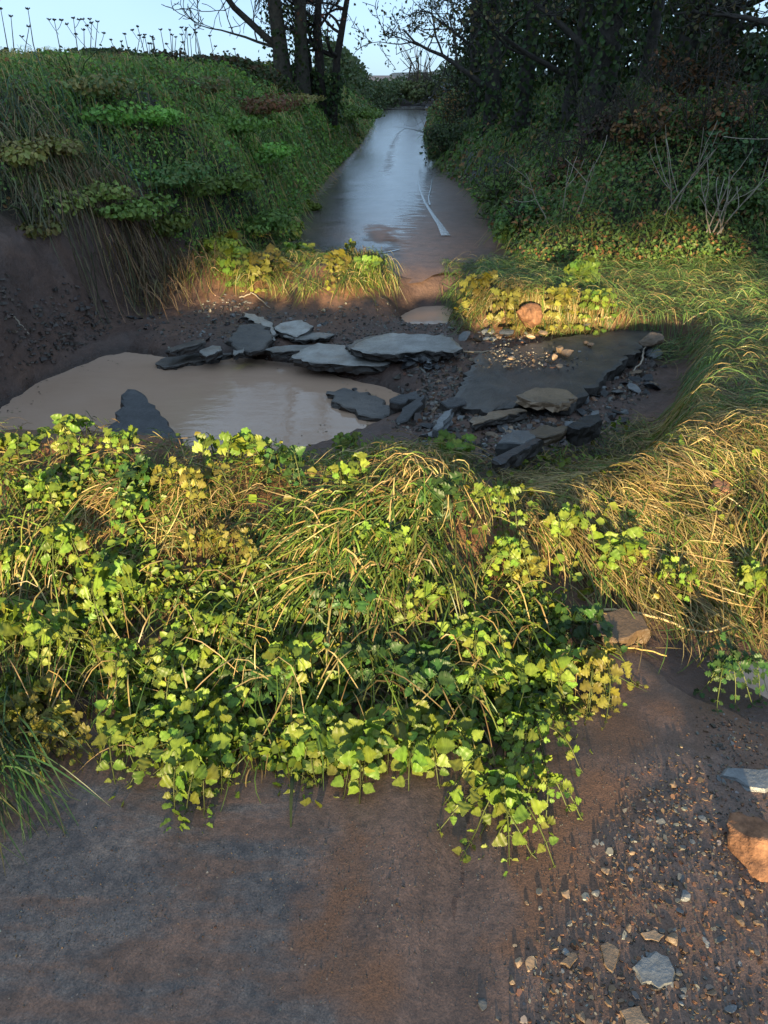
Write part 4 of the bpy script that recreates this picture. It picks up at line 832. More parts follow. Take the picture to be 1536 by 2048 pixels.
# countless small gravel
def gravel(name, pix, n, size, pal, wts, label, m, zmin=-9):
    xy = scatter_poly(pix, n); ed = -sdf(np.array([hit(*q)[:2] for q in pix]), xy[:, 0], xy[:, 1]); keep = (fbm(xy[:, 0] * 4, xy[:, 1] * 4, 97) + rng.uniform(-.3, .3, n) > -.05) & (rng.uniform(0, 1, n) < sm(0, .14, ed + .1 * fbm(xy[:, 0] * 6, xy[:, 1] * 6, 98))); xy = xy[keep]; n = len(xy)
    z = np.maximum(H(xy[:, 0], xy[:, 1]), np.where(xy[:, 1] < 2.1, near_z(xy[:, 0], xy[:, 1]), -9))
    z = np.maximum(z, zmin)
    s = rng.uniform(*size, n) * np.where(rng.uniform(0, 1, n) < .1, 1.7, 1); k = 6
    a = np.arange(k)[None] / k * 2 * math.pi + rng.uniform(0, 6.28, (n, 1)); rr = s[:, None] * rng.uniform(.55, 1.1, (n, k))
    st = rng.uniform(.5, 1, (n, 1)); th = rng.uniform(0, 6.28, (n, 1)); lx = np.cos(a) * rr; ly = np.sin(a) * rr * st
    dx = lx * np.cos(th) - ly * np.sin(th); dy = lx * np.sin(th) + ly * np.cos(th)
    h = s[:, None] * rng.uniform(.12, .35, (n, 1)); tx = rng.normal(0, .25, (n, 1)); ty = rng.normal(0, .25, (n, 1))
    bot = np.stack([xy[:, :1] + dx, xy[:, 1:] + dy, z[:, None] - .003 + 0 * dx], -1)
    top = np.stack([xy[:, :1] + dx * .72, xy[:, 1:] + dy * .72, z[:, None] + h + (dx * tx + dy * ty)], -1)
    V = np.concatenate([bot, top], 1).reshape(-1, 3); i = np.arange(n)[:, None] * 12
    fs = np.concatenate([i + np.array([[q, (q + 1) % 6, 6 + (q + 1) % 6, 6 + q]]) for q in range(6)]); ft = np.concatenate([i + np.array([[6, 7, 8, 9]]), i + np.array([[6, 9, 10, 11]])])
    mb = MB(); mb.add(V, np.concatenate([fs, ft]), np.repeat(pick(n, pal, wts, .4), 12, 0)); return tag(mb.build(name, m, smooth=False), label, 'gravel', kind='stuff')
M_gravel = attr_mat('gravel_chip', .42, 50, .5, .3, .003, .5)
GP = [(.095, .085, .078), (.15, .142, .13), (.15, .095, .06), (.14, .07, .042), (.05, .04, .035)]
gravel('gravel', [(960, 2060), (1010, 1880), (1100, 1740), (1250, 1540), (1400, 1420), (1700, 1450), (1700, 2250), (960, 2250)], 12000, (.002, .0085), GP, [1.5, .8, 2, 1.6, 2], 'fine shale gravel spread over the lower right road', M_gravel)
gravel('grit', [(-40, 1560), (500, 1640), (900, 1640), (1150, 1500), (1400, 1380), (1600, 1420), (1600, 2080), (-40, 2080)], 16000, (.0008, .003), GP, [2, 1.5, 1.5, 1.2, 4], 'fine grit and sand scattered over the near road', M_gravel)
gravel('rubble_stones', [(760, 780), (830, 720), (900, 700), (960, 700), (940, 790), (1150, 810), (1300, 700), (1350, 700), (1280, 830), (1200, 910), (990, 930), (820, 880)], 1500, (.014, .034), GP, [2, 1, .8, .6, 5], 'dark broken stones strewn through the rubble between the slabs', M_gravel)
gravel('rubble_gravel', [(760, 860), (820, 760), (900, 700), (940, 670), (1250, 650), (1350, 690), (1300, 800), (1250, 920), (1150, 960), (990, 950)], 8000, (.006, .02), GP, [2, 1, .7, .6, 4], 'small dark gravel filling the rubble between the slabs', M_gravel)
gravel('hole_gravel', [(230, 640), (430, 580), (640, 610), (900, 640), (920, 690), (700, 730), (480, 720), (300, 710)], 4500, (.005, .02), GP, [2, 1, .3, .4, 4], 'small stones in the mud behind the pool', M_gravel)
gravel('bank_clods', [(-60, 560), (120, 560), (250, 600), (240, 660), (150, 720), (0, 790), (-60, 800)], 1500, (.008, .03), [(.06, .042, .034), (.09, .06, .048), (.045, .034, .03)], [1, 1, 1], 'crumbled earth clods on the bare eroded bank at the left', M_gravel)
gravel('lane_debris', [(700, 520), (760, 430), (800, 350), (900, 350), (980, 440), (1010, 530)], 2400, (.005, .02), [(.03, .025, .022), (.06, .05, .045), (.10, .07, .05)], [2, 1, 1], 'clods and stones washed over the far lane', M_gravel)

gravel('plate_gravel', [(930, 770), (960, 712), (1100, 690), (1280, 670), (1200, 740), (1120, 785)], 900, (.004, .014), GP, [2, 1, 1, .6, 4], 'grit and small stones washed over the large tarmac sheet', M_gravel, -.052)
mb = MB(); n = 260; w = np.array(POOL)[:, :2]; ang = rng.integers(0, len(w), n); nx_ = (ang + 1) % len(w); f_ = rng.uniform(0, 1, (n, 1)); e_ = w[ang] * (1 - f_) + w[nx_] * f_; cc = w.mean(0); xy = e_ + (cc - e_) * rng.uniform(.06, .35, (n, 1)) ** 1.3
cards(mb, np.concatenate([xy, np.full((n, 1), WATER + .003)], 1), rng.uniform(.006, .022, n), np.array([[0, 0, 1.]]), pick(n, [(.16, .12, .07), (.08, .06, .04), (.12, .16, .05), (.35, .32, .27)], [2, 2, 1, 1]), .5, .02, .02)
tag(mb.build('floating_debris', M_twig), 'tiny leaf bits and foam floating along the rim of the brown pool', 'debris', kind='stuff')

# ================================================================== BANKS, HEDGES, TREES
DARKG = [(.022, .050, .018), (.032, .065, .022), (.045, .085, .026), (.04, .06, .03)]
BROWN = [(.075, .045, .025), (.05, .035, .022), (.10, .065, .035)]
def bank_points(y0, y1, d0, d1, n, side='l'):
    y = y0 * (y1 / y0) ** rng.uniform(0, 1, n); d = rng.uniform(d0, d1, n)
    x = xL(y) - d if side == 'l' else xR(y) + d
    return x, y
def cover(mb, x, y, size, pal, wts, hi, seed, nor=(0, -.5, .8)):
    n = len(x); dens = fbm(x * 1.6, y * 1.6, seed)
    z = H(x, y, False) + rng.uniform(-.02, 1, n) * hi * (.6 + 1.6 * np.clip(dens + .2, 0, .7))
    c = pick(n, pal, wts) * (.7 + 1.3 * np.clip(fbm(x * .9, y * .9, seed + 3) + .35, .1, .9))[:, None]
    s = size * rng.uniform(.6, 1.3, n) * np.clip(y / 9, .8, 2.2)
    cards(mb, np.stack([x, y, z], 1), s, np.array([nor]), c, .65, .55)
mb = MB()
x, y = bank_points(6.2, 44, -.05, 3.6, 30000); k = (y > 7.2) | (xL(y) - x > .75); cover(mb, x[k], y[k], .05, DARKG + BROWN[:2], [3, 3, 2.5, 1.5, .8, .6], .16, 111, (.5, -.5, .7))
x, y = bank_points(7.2, 20, -.05, 1.7, 15000); cover(mb, x, y, .042, [(.045, .10, .024), (.065, .12, .028), (.035, .075, .024), (.045, .10, .045)], [1, 1, 1, .6], .2, 115, (.5, -.5, .7))
x, y = bank_points(2.5, 8.0, .65, 3.5, 12000); cover(mb, x, y, .045, DARKG + BROWN, [2, 2, 3, 2, .5, .5, .5], .24, 118, (.5, -.5, .7))
n = 14000; x, y = bank_points(6.5, 30, .0, 3.4, n); k = (y > 7.5) | (xL(y) - x > .7); x, y = x[k], y[k]; n = len(x)
a = rng.normal(-.6, .9, n); blades(mb, np.stack([x, y, H(x, y, False)], 1), np.stack([np.cos(a), np.sin(a)], 1), rng.uniform(.12, .4, n), rng.uniform(.003, .007, n) * np.clip(y / 9, .7, 2), rng.uniform(0, .15, n), rng.uniform(.08, .28, n), pick(n, [(.05, .09, .03), (.06, .11, .04), (.04, .07, .03), (.13, .12, .06), (.17, .13, .08)], [2, 2, 1, 1.6, 1.2]) * (.5 + vnoise(x * 2.2, y * 2.2, 119))[:, None], 4)
tag(mb.build('bank_vegetation', M_bushleaf), 'dense weeds and grass covering the left roadside bank', 'vegetation', kind='stuff')
mb = MB()
x, y = bank_points(7.3, 44, -.08, 3.6, 22000, 'r'); cover(mb, x, y, .05, DARKG + BROWN, [3, 3, 2, 1.5, .8, .6, .5], .20, 121, (-.5, -.5, .7))
n = 16000; x = rng.uniform(1.3, 6.5, n); y = 7.15 + 2.6 * rng.uniform(0, 1, n) ** 1.5; cover(mb, x, y, .05, DARKG + BROWN, [3, 3, 3, 1.5, 1, .6, .8], .25, 124)
n = 3500; x, y = bank_points(7.3, 30, .0, 3, n, 'r'); a = rng.normal(-2.3, .6, n)
blades(mb, np.stack([x, y, H(x, y, False)], 1), np.stack([np.cos(a), np.sin(a)], 1), rng.uniform(.2, .45, n), rng.uniform(.005, .010, n) * np.clip(y / 9, .7, 2), rng.uniform(0, .15, n), rng.uniform(.08, .28, n), pick(n, DARKG + [(.12, .10, .05)], [2, 2, 2, 1, .8]), 4)
tag(mb.build('bank_vegetation', M_bushleaf), 'dark weeds and ivy covering the right roadside bank under the trees', 'vegetation', kind='stuff')

def blob(mb, c, rad, n, size, pal, wts, seed=1, hollow=.35):
    """leaf clumps through a lumpy volume: several overlapping lobes, thinner at the rim"""
    r = np.random.default_rng(seed); k = max(5, int(n / 160)); lc = nrm(r.normal(0, 1, (k, 3))) * r.uniform(.2, .8, (k, 1)); lc[:, 2] = np.abs(lc[:, 2]) * .9
    lr = r.uniform(.22, .48, k); j = r.integers(0, k, n); u = nrm(r.normal(0, 1, (n, 3)))
    q = lc[j] + u * lr[j][:, None] * r.uniform(hollow, 1.05, (n, 1)) ** .6
    cc = pick(n, pal, wts) * r.uniform(.7, 1.3, k)[j][:, None]
    cards(mb, np.asarray(c) + q * np.asarray(rad), size * r.uniform(.6, 1.35, n), u + np.array((0, -.35, .55)), cc, .65, .5)
# green leafy clumps on the left bank
for t, (px, py, rx, rz, n, pal, lab) in enumerate([
 (560, 455, .34, .28, 900, [(.05, .11, .025), (.07, .13, .03)], 'green leafy clump at the road edge nearest the far turf heap'),
 (505, 430, .40, .30, 900, [(.045, .10, .035), (.06, .12, .04)], 'bluish green leafy clump above the road edge'),
 (590, 400, .34, .26, 800, [(.08, .12, .025), (.06, .10, .025)], 'yellowish leafy clump beside the muddy road edge'),
 (330, 340, .42, .30, 900, [(.05, .12, .06), (.06, .12, .05)], 'pale bluish leafy clump in the middle of the left bank'),
 (410, 360, .42, .30, 900, [(.05, .10, .03), (.06, .11, .035)], 'mid green leafy clump right of the pale bluish one'),
 (240, 220, .50, .34, 900, [(.06, .13, .035), (.05, .11, .03)], 'bright green leafy clump high on the left bank'),
 (430, 240, .55, .36, 900, [(.055, .12, .03), (.045, .10, .03)], 'bright green leafy clump below the brown bramble'),
 (510, 290, .50, .34, 900, [(.055, .13, .035), (.06, .12, .03)], 'fresh green leafy clump on the mid bank beside the lane'),
 (480, 200, .75, .40, 1100, [(.065, .032, .028), (.05, .03, .022), (.04, .045, .02)], 'dark reddish brown bramble below the left hedge'),
 (350, 160, .60, .35, 900, [(.04, .06, .03), (.06, .05, .03)], 'dull brownish clump under the left hedge'),
 (560, 185, .9, .35, 900, [(.12, .12, .06), (.08, .10, .04)], 'pale grassy hump on the bank below the bare trees'),
 (690, 215, 1.1, .45, 1200, [(.045, .085, .025), (.055, .095, .03)], 'smooth green hump of bank where the lane narrows'),
 (150, 160, .6, .35, 800, [(.05, .08, .04), (.10, .10, .05)], 'pale green tussock near the top of the left bank'),
 (60, 290, .4, .3, 800, [(.08, .10, .04), (.10, .10, .05)], 'pale olive weed clump near the left picture edge on the bank'),
 (140, 380, .4, .28, 800, [(.06, .09, .03), (.08, .10, .04)], 'dull green weed clump above the overhanging grass at the left'),
 (250, 400, .36, .26, 800, [(.06, .10, .03), (.05, .09, .03)], 'green weed clump above the pool corner of the bank'),
 (60, 440, .34, .22, 600, [(.06, .08, .03), (.09, .09, .04)], 'olive weed clump on the rim of the bare eroded bank'),
 (330, 440, .34, .24, 700, [(.055, .10, .03), (.07, .11, .03)], 'green weed clump between bare bank rim and far turf heap'),
 (420, 470, .3, .22, 600, [(.08, .14, .03), (.10, .15, .03)], 'yellow-green leafy clump at the rim above the eroded bank')]):
    b = hit(px, py + 12); root = empty('cow_parsley', b); tag(root, lab, 'plant', 'leafy clumps on the left bank')
    sc_ = max(1, b[1] / 9); mb = MB(); blob(mb, b - np.array((0, 0, .04)), (rx * 1.35, rx * 1.35, rz * .62), int(n * 2.0), .046 * sc_ ** .6, pal, [1] * len(pal), 200 + t); mb.build('foliage', M_bushleaf, root, org=b)
    mb = MB()
    for q in range(7):
        a = random.uniform(0, 6.28); e = b + np.array((math.cos(a) * rx * .6, math.sin(a) * rx * .6, rz * .8)); tube(mb, [b - np.array((0, 0, .05)), (b + e) / 2 + np.array((0, 0, .05)), e], [.006, .005, .003], 4, (.06, .09, .03))
    mb.build('stem', M_twig, root, org=b)
# tall dead grass hanging over the eroded bank
for t, (px, py, n, L, hd, lab, pal) in enumerate([
 (40, 330, 260, (.45, .85), -40, 'tall dead grass tussock hanging at the left picture edge', [(.22, .20, .10), (.28, .22, .12), (.12, .16, .07)]),
 (110, 300, 260, (.45, .85), -55, 'pale straw tussock drooping high on the left bank', [(.28, .21, .12), (.22, .17, .09), (.10, .12, .05)]),
 (190, 370, 220, (.4, .75), -50, 'bent straw stalks hanging in the middle of the left bank', [(.24, .18, .09), (.18, .12, .06), (.06, .09, .03)]),
 (90, 430, 220, (.3, .6), -60, 'dark overhanging grass fringe above the eroded soil', [(.12, .12, .06), (.08, .10, .05), (.18, .14, .08)]),
 (230, 470, 260, (.35, .7), -45, 'brown overhanging grass fringe above the pool corner', [(.24, .16, .08), (.18, .12, .06), (.12, .11, .05)]),
 (320, 500, 240, (.35, .65), -40, 'straw fringe draped from the bank beside the far turf heap', [(.22, .15, .07), (.14, .11, .05), (.08, .10, .03)]),
 (15, 210, 200, (.4, .7), -60, 'bluish green grass tussock at the top left of the bank', [(.07, .12, .07), (.06, .10, .06), (.12, .13, .07)]),
 (200, 290, 160, (.35, .6), -80, 'bluish upright grass tussock in the middle of the left bank', [(.06, .11, .08), (.05, .09, .06), (.05, .09, .05)])]):
    n = int(n * .6); b = hit(px, py + 5); mb = MB(); xy = b[:2] + rng.normal(0, (.22, .14), (n, 2)); a = np.radians(hd) + rng.normal(0, .75, n); c = pick(n, pal, [1, 1, 1], .5) * 1.7
    blades(mb, np.concatenate([xy, (H(xy[:, 0], xy[:, 1], False))[:, None]], 1), np.stack([np.cos(a), np.sin(a)], 1), rng.uniform(*L, n) * .55, rng.uniform(.004, .008, n), rng.uniform(.05, .3, n), rng.uniform(.1, .3, n), c, 6, True, rng.normal(0, 1.0, n))
    tag(mb.build('grass_tussock', M_grass, org=b), lab, 'grass', 'tussocks on the left bank')

# hedges
def hedge(label, pts, hh, w, n, size, pal, wts, seed, group='hedges'):
    """an uneven leafy hedge along a line of ground points, with its woody stems"""
    pts = np.array(pts, float); b = np.array((*pts[0][:2], H1(*pts[0][:2]))); root = empty('hedge', b); tag(root, label, 'hedge', group)
    seg = np.linalg.norm(np.diff(pts[:, :2], axis=0), axis=1); s = np.concatenate([[0], np.cumsum(seg)]); t = rng.uniform(0, s[-1], n)
    x = np.interp(t, s, pts[:, 0]) + rng.normal(0, w * .5, n); y = np.interp(t, s, pts[:, 1]) + rng.normal(0, w * .5, n)
    top = hh * (.72 + .9 * np.clip(fbm(t * 1.3, 0 * t, seed, 3) + .3, 0, .7)) + .12 * fbm(t * 7, 0 * t, seed + 5)
    u = rng.uniform(0, 1, n) ** .75; z = H(x, y, False) + u * top + np.where(rng.uniform(0, 1, n) < .03, rng.uniform(0, .25, n) * hh, 0)
    mb = MB(); cards(mb, np.stack([x, y, z], 1), size * rng.uniform(.6, 1.3, n), np.array([[0, -.5, .6]]), pick(n, pal, wts) * (.8 + .6 * fbm(t * 2, z * 3, seed + 9) + .2)[:, None], .65, .6); mb.build('foliage', M_bushleaf, root, org=b)
    mb = MB()
    for tt in np.arange(0, s[-1], max(.5, s[-1] / 40)):
        q = np.array((np.interp(tt, s, pts[:, 0]), np.interp(tt, s, pts[:, 1]), 0)); q[2] = H1(q[0], q[1]) - .05
        for j in range(2):
            e = q + np.array((random.gauss(0, .2), random.gauss(0, .15), hh * random.uniform(.6, 1.05))); tube(mb, [q, (q + e) / 2 + np.array((random.gauss(0, .06), 0, 0)), e], [.018, .012, .005], 4, (.04, .033, .025))
    mb.build('stem', M_twig, root, org=b)
def on(px, py, y): return D(px, py, y)[:2]
HD = [(.016, .03, .017), (.022, .037, .019), (.033, .045, .024), (.045, .034, .024)]
hedge('clipped dark hedge at the far left on top of the bank', [on(-60, 110, 10.5), on(60, 110, 11), on(130, 115, 11.6)], .22, .3, 3200, .07, HD, [2, 2, 1, 1], 131)
hedge('low dark hedge left of centre on top of the bank', [on(120, 120, 11.6), on(200, 122, 12.2), on(250, 120, 12.6)], .32, .3, 3000, .07, HD, [2, 2, 1, .5], 133)
hedge('thin scrubby hedge on the bank between the dry stalks', [on(240, 125, 12.6), on(330, 128, 13.4), on(430, 130, 14.4)], .24, .35, 3600, .075, HD, [2, 2, 1.5, 1.5], 135)
hedge('ragged hedge running up to the bare trees', [on(420, 132, 14.4), on(500, 135, 15.6), on(575, 140, 17)], .30, .4, 3600, .08, HD, [2, 2, 1, 2], 137)
hedge('dark hedge across the far end of the lane', [on(660, 150, 30), on(720, 150, 42), on(800, 150, 50), on(880, 150, 50), on(960, 150, 46)], 1.15, .7, 9000, .17, [(.028, .05, .03), (.035, .06, .034), (.05, .07, .04)], [2, 2, 1], 139)
b = np.array((*on(842, 150, 47.8), 0)); b[2] = H1(b[0], b[1]); root = empty('bush', b); tag(root, 'rounded bush with upright dry shoots at the end of the lane', 'bush')
mb = MB(); blob(mb, b + np.array((0, 0, .5)), (1.5, 1.1, 1.2), 3000, .16, [(.04, .06, .035), (.055, .075, .04)], [1, 1], 211); mb.build('foliage', M_bushleaf, root, org=b)
mb = MB()
for q in range(26):
    e = b + np.array((random.uniform(-1.2, 1.2), random.uniform(-.5, .5), random.uniform(2.0, 3.1))); tube(mb, [b + np.array(((e[0] - b[0]) * .7, 0, .9)), (e + b) / 2 + np.array((0, 0, .6)), e], [.03, .022, .012], 4, (.13, .10, .08))
mb.build('shoot', M_twig, root, org=b)
# dry umbel stalks standing over the hedge
def stalk(px, ptop, y, label, heads, pale=False):
    x, yy = on(px, 140, y); z = H1(x, yy); top = D(px, ptop, y)[2]; b = np.array((x, yy, z)); root = empty('dry_stalk', b); tag(root, label, 'stalk', 'dry stalks above the left hedge')
    e = np.array((x + random.gauss(0, .05), yy, top)); c = (.10, .08, .065); mb = MB(); lean = random.gauss(0, .05)
    tube(mb, [b, (b + e) / 2 + np.array((lean, 0, 0)), e], [.009, .007, .004], 4, c)
    ends = [e]
    for q in range(heads - 1):
        f = random.uniform(.55, .9); p = b + (e - b) * f; g = p + np.array((random.choice((-1, 1)) * random.uniform(.05, .13), 0, random.uniform(.08, .16))); tube(mb, [p, (p + g) / 2 + np.array((0, 0, -.01)), g], .004, 3, c); ends.append(g)
    stem_o = mb.build('stem', M_twig, root, org=b)
    for g in ends:
        mh = MB()
        for q in range(9):
            a = q / 9 * 6.28; r_ = random.uniform(.015, .035); t_ = g + np.array((math.cos(a) * r_, math.sin(a) * r_, random.uniform(.012, .03))); tube(mh, [g, t_], [.002, .007], 4, (.07, .05, .04))
        mh.build('seed_head', M_twig, stem_o, org=b)
words = ['leftmost', 'second', 'third', 'fourth', 'fifth', 'sixth', 'seventh', 'eighth', 'ninth', 'tenth', 'eleventh', 'twelfth', 'thirteenth', 'fourteenth', 'fifteenth', 'sixteenth', 'seventeenth', 'eighteenth', 'nineteenth', 'twentieth']
SK = [(28, 20, 11, 1), (52, 35, 11, 1), (68, 55, 11.3, 2), (82, 20, 11.5, 1), (142, 42, 12, 3), (160, 38, 12, 3), (178, 62, 12, 2), (194, 48, 12.2, 3), (208, 45, 12.4, 3), (232, 82, 12.6, 1),
      (262, 70, 13, 1), (290, 55, 13.2, 3), (312, 75, 13.4, 1), (350, 62, 13.8, 2), (362, 72, 14, 2), (380, 58, 14, 2), (392, 62, 14.2, 1), (408, 52, 14.4, 1), (425, 74, 14.6, 2), (470, 100, 15, 3)]
for w, (px, pt, y, hd) in zip(words, SK): stalk(px, pt, y, f'{w} dry stalk from the left standing above the hedge against the sky', hd)

for q in range(16):
    stalk(random.uniform(240, 430), random.uniform(60, 100), random.uniform(12.5, 14.5), 'thin bare stalk in the dry cluster between hedge and bare trees', 1)
# trees
def grow(out, p, d, L, r, depth, rr, up=.15, wig=.18, kids=4, tips=None):
    n = 7; pts = [p]; rad = [r]; dd = np.array(d, float)
    for k in range(n):
        dd = nrm(dd + rr.normal(0, wig, 3) + np.array((0, 0, up * .25))); pts.append(pts[-1] + dd * L / n); rad.append(r * (1 - .72 * (k + 1) / n))
    out.append((np.array(pts), np.array(rad), depth))
    if depth == 0:
        return
    for c in range(kids):
        k = rr.integers(2, n + 1); a = nrm(rr.normal(0, 1, 3) + np.array((0, 0, .25))); nd = nrm(nrm(pts[k] - pts[k - 1]) * .7 + a * .85)
        grow(out, pts[k], nd, L * rr.uniform(.42, .68), max(rad[k] * .62, .004), depth - 1, rr, up, wig * 1.15, kids, tips)
def tree(base, label, trunks, group, ivy=0, ivy_h=3, twig_leaf=0, leafpal=None, seed=0, minr=.006, limbs=None, col_=(.045, .038, .030), depth=3, kids=4, away=0):
    b = np.array((*base[:2], H1(*base[:2]))); root = empty('tree', b); tag(root, label, 'tree', group); rr = np.random.default_rng(seed)
    mt = MB(); ml = MB(); allb = []; tps = []
    for (dx, dy, tx, ty, hgt, r) in trunks:
        n = 9; s = np.linspace(0, 1, n); pts = b + np.stack([dx + tx * s + .05 * np.cumsum(rr.normal(0, 1, n)) * s, dy + ty * s, -.15 + hgt * s], 1); rad = r * (1.25 - .95 * s ** .8); rad[0] *= 1.25
        tube(mt, pts, rad, 10, col_); tps.append((pts, rad))
        for k in range(3, n):
            for q in range(2 if k < n - 1 else 3):
                a = rr.uniform(0, 6.28); d = np.array((math.cos(a), math.sin(a), rr.uniform(.0, .8))); d[0] = abs(d[0]) * away if away else d[0]; d = nrm(d); grow(allb, pts[k], d, hgt * rr.uniform(.22, .4), rad[k] * .5, depth - 1, rr, .2, .2, kids)
    for (frac, d, L, r) in (limbs or []):
        pts, rad = tps[0]; k = int(frac * 8); grow(allb, pts[k], nrm(np.array(d, float)), L, r, depth, rr, .12, .14, kids)
    for (p, r, dep) in allb:
        st = 1 if dep > 0 else 2
        tube(ml, p[::st], np.maximum(r[::st], minr), 6 if dep >= 2 else (4 if dep == 1 else 3), col_)
    trunk_o = mt.build('trunk', M_bark, root, org=b); crown_o = ml.build('crown', M_bark, root, org=b)
    if ivy:
        mi = MB()
        for (pts, rad) in tps:
            n = ivy; z = rr.uniform(0, min(1, ivy_h / (pts[-1][2] - pts[0][2])), n); i8 = z * (len(pts) - 1); c = np.stack([np.interp(i8, np.arange(len(pts)), pts[:, q]) for q in range(3)], 1); rd = np.interp(i8, np.arange(len(pts)), rad)
            a = rr.uniform(0, 6.28, n); off = rd + np.abs(rr.normal(0, .10, n)) * (1 + 1.2 * np.clip(fbm(z * 9, a, seed) + .2, 0, 1)) + .02; u = np.stack([np.cos(a), np.sin(a), 0 * a], 1)
            cards(mi, c + u * off[:, None], rr.uniform(.05, .10, n), u + np.array((0, 0, -.1)), pick(n, [(.014, .03, .016), (.019, .038, .017), (.028, .042, .02)], [2, 2, 1]), .85, .45)
        mi.build('ivy', M_bushleaf, trunk_o, org=b)
    if twig_leaf:
        mi = MB(); tip = np.concatenate([p for (p, r, dep) in allb if dep <= 1]); j = rr.integers(0, len(tip), twig_leaf)
        cards(mi, tip[j] + rr.normal(0, .07, (twig_leaf, 3)), rr.uniform(.04, .08, twig_leaf), rr.normal(0, 1, (twig_leaf, 3)), pick(twig_leaf, leafpal, [1] * len(leafpal)), .7, .5); mi.build('leaves', M_bushleaf, crown_o, org=b)
    return root
GT = 'bare trees on the left bank'
tree(on(568, 160, 18), 'bare tree with twin trunks standing on the left bank', [(0, 0, -.25, 0, 6.5, .15), (.36, .1, .25, .2, 6, .13)], GT, 250, 1.6, 0, None, 301, .007,
     [(.16, (-1, -.1, .42), 2.6, .085), (.26, (-1, 0, .15), 2.2, .05), (.14, (-1, -.3, .1), 1.7, .035), (.36, (-.8, .2, .8), 2.6, .08)], (.075, .066, .052), away=-1)
tree(on(640, 165, 18.5), 'dense twiggy thorn tree with russet leaves right of the twin trunks', [(0, 0, .1, 0, 3.6, .12), (.2, .1, .55, .1, 3.4, .10), (-.15, 0, -.2, 0, 3.4, .09)], GT, 300, 1.0, 500, [(.10, .05, .035), (.07, .045, .03), (.05, .05, .03)], 303, .007,
     [(.5, (1, -.1, .8), .8, .03)], (.05, .042, .036), 3, 4, -1)
GR = 'ivy-clad trees on the right bank'
TT = [((950, 250), 19, 'leaning tree whose branches arch over the far lane from the right', (-.5, 0), 6, .18, [(.26, (-.8, -.2, 1.0), 1.5, .04), (.5, (-1, -.1, .6), 1.8, .045)], 1500),
      ((985, 260), 16, 'ivy-clad tree standing behind the arching one', (-.2, 0), 6.5, .2, [(.2, (-1, -.2, .4), 2, .06)], 2200),
      ((1040, 260), 14, 'slim dark ivy trunk right of the lane mouth', (.1, 0), 6.5, .17, [], 2200),
      ((1130, 280), 12.5, 'slender trunk with side branches in the middle of the right wood', (.15, 0), 6.5, .13, [(.16, (-1, -.2, .2), 1.8, .05)], 1400),
      ((1185, 300), 11.8, 'thickest ivy-clad trunk in the middle of the right wood', (.15, 0), 7, .22, [(.2, (-1, .1, .4), 2, .06)], 2800),
      ((1265, 300), 13.5, 'pale thin trunk behind the thickest ivy trunk', (.3, 0), 6, .12, [], 700),
      ((1330, 320), 11, 'forked ivy-clad tree right of the thickest trunk', (.35, 0), 7, .17, [(.22, (1, -.2, .5), 1.8, .06)], 2400),
      ((1400, 330), 10.4, 'second forked ivy trunk towards the right picture edge', (-.2, 0), 7, .16, [(.18, (1, 0, .25), 1.8, .05)], 2400),
      ((1515, 330), 9.4, 'ivy-covered trunk at the right picture edge', (.3, 0), 7, .17, [(.2, (-1, 0, .3), 1.4, .04), (.27, (-1, .2, .1), 1.2, .04)], 2400)]
for t, ((px, py), y, lab, lean, hg, r, limbs, iv) in enumerate(TT):
    tree(on(px, py, y), lab, [(0, 0, lean[0], lean[1], hg, r * .72)], GR, int(iv * .6), 3.6, 1100, [(.03, .045, .025), (.05, .045, .03)], 320 + t, .006, limbs, (.065, .058, .052), 3, 5, 1 if t < 3 else 0)
# undergrowth below and behind the right-hand trees
THK = [(.014, .026, .018), (.018, .034, .019), (.025, .037, .024), (.032, .026, .02)]
hedge('dense dark thicket filling the wood behind the ivy trunks', [on(945, 200, 24), on(1000, 200, 21), on(1120, 200, 19)], 2.1, .8, 6500, .13, THK, [2, 2, 1, .7], 151, 'thickets in the right wood')
hedge('dark thicket behind the thickest ivy trunk', [on(1110, 200, 18), on(1220, 200, 17), on(1340, 200, 16)], 1.7, .8, 6000, .12, THK, [2, 2, 1, .7], 153, 'thickets in the right wood')
hedge('dark thicket with sky gaps at the right picture edge', [on(1330, 200, 15.5), on(1440, 200, 15), on(1620, 200, 14)], .8, .7, 4200, .11, THK, [2, 2, 1, .7], 155, 'thickets in the right wood')
def shrub(px, py, y, label, rad, n, pal, wts, seed, twc=(.06, .05, .04), tw=26, leaf=.055):
    x, yy = on(px, py, y); b = np.array((x, yy, H1(x, yy))); root = empty('shrub', b); tag(root, label, 'shrub', 'shrubs below the right trees')
    mb = MB(); blob(mb, b, rad, n, leaf, pal, wts, seed, .1); mb.build('foliage', M_bushleaf, root, org=b)
    mb = MB(); rr = np.random.default_rng(seed); br = []
    for q in range(tw):
        a = rr.uniform(0, 6.28); grow(br, b + np.array((rr.normal(0, .1), rr.normal(0, .1), -.03)), nrm(np.array((math.cos(a) * .8, math.sin(a) * .8, rr.uniform(.5, 1.6)))), rad[2] * rr.uniform(.8, 1.35), .009, 1, rr, .1, .16, 3)
    for (p, r, dep) in br: tube(mb, p[::2], np.maximum(r[::2], .0025), 4 if dep else 3, twc)
    mb.build('twigs', M_twig, root, org=b)
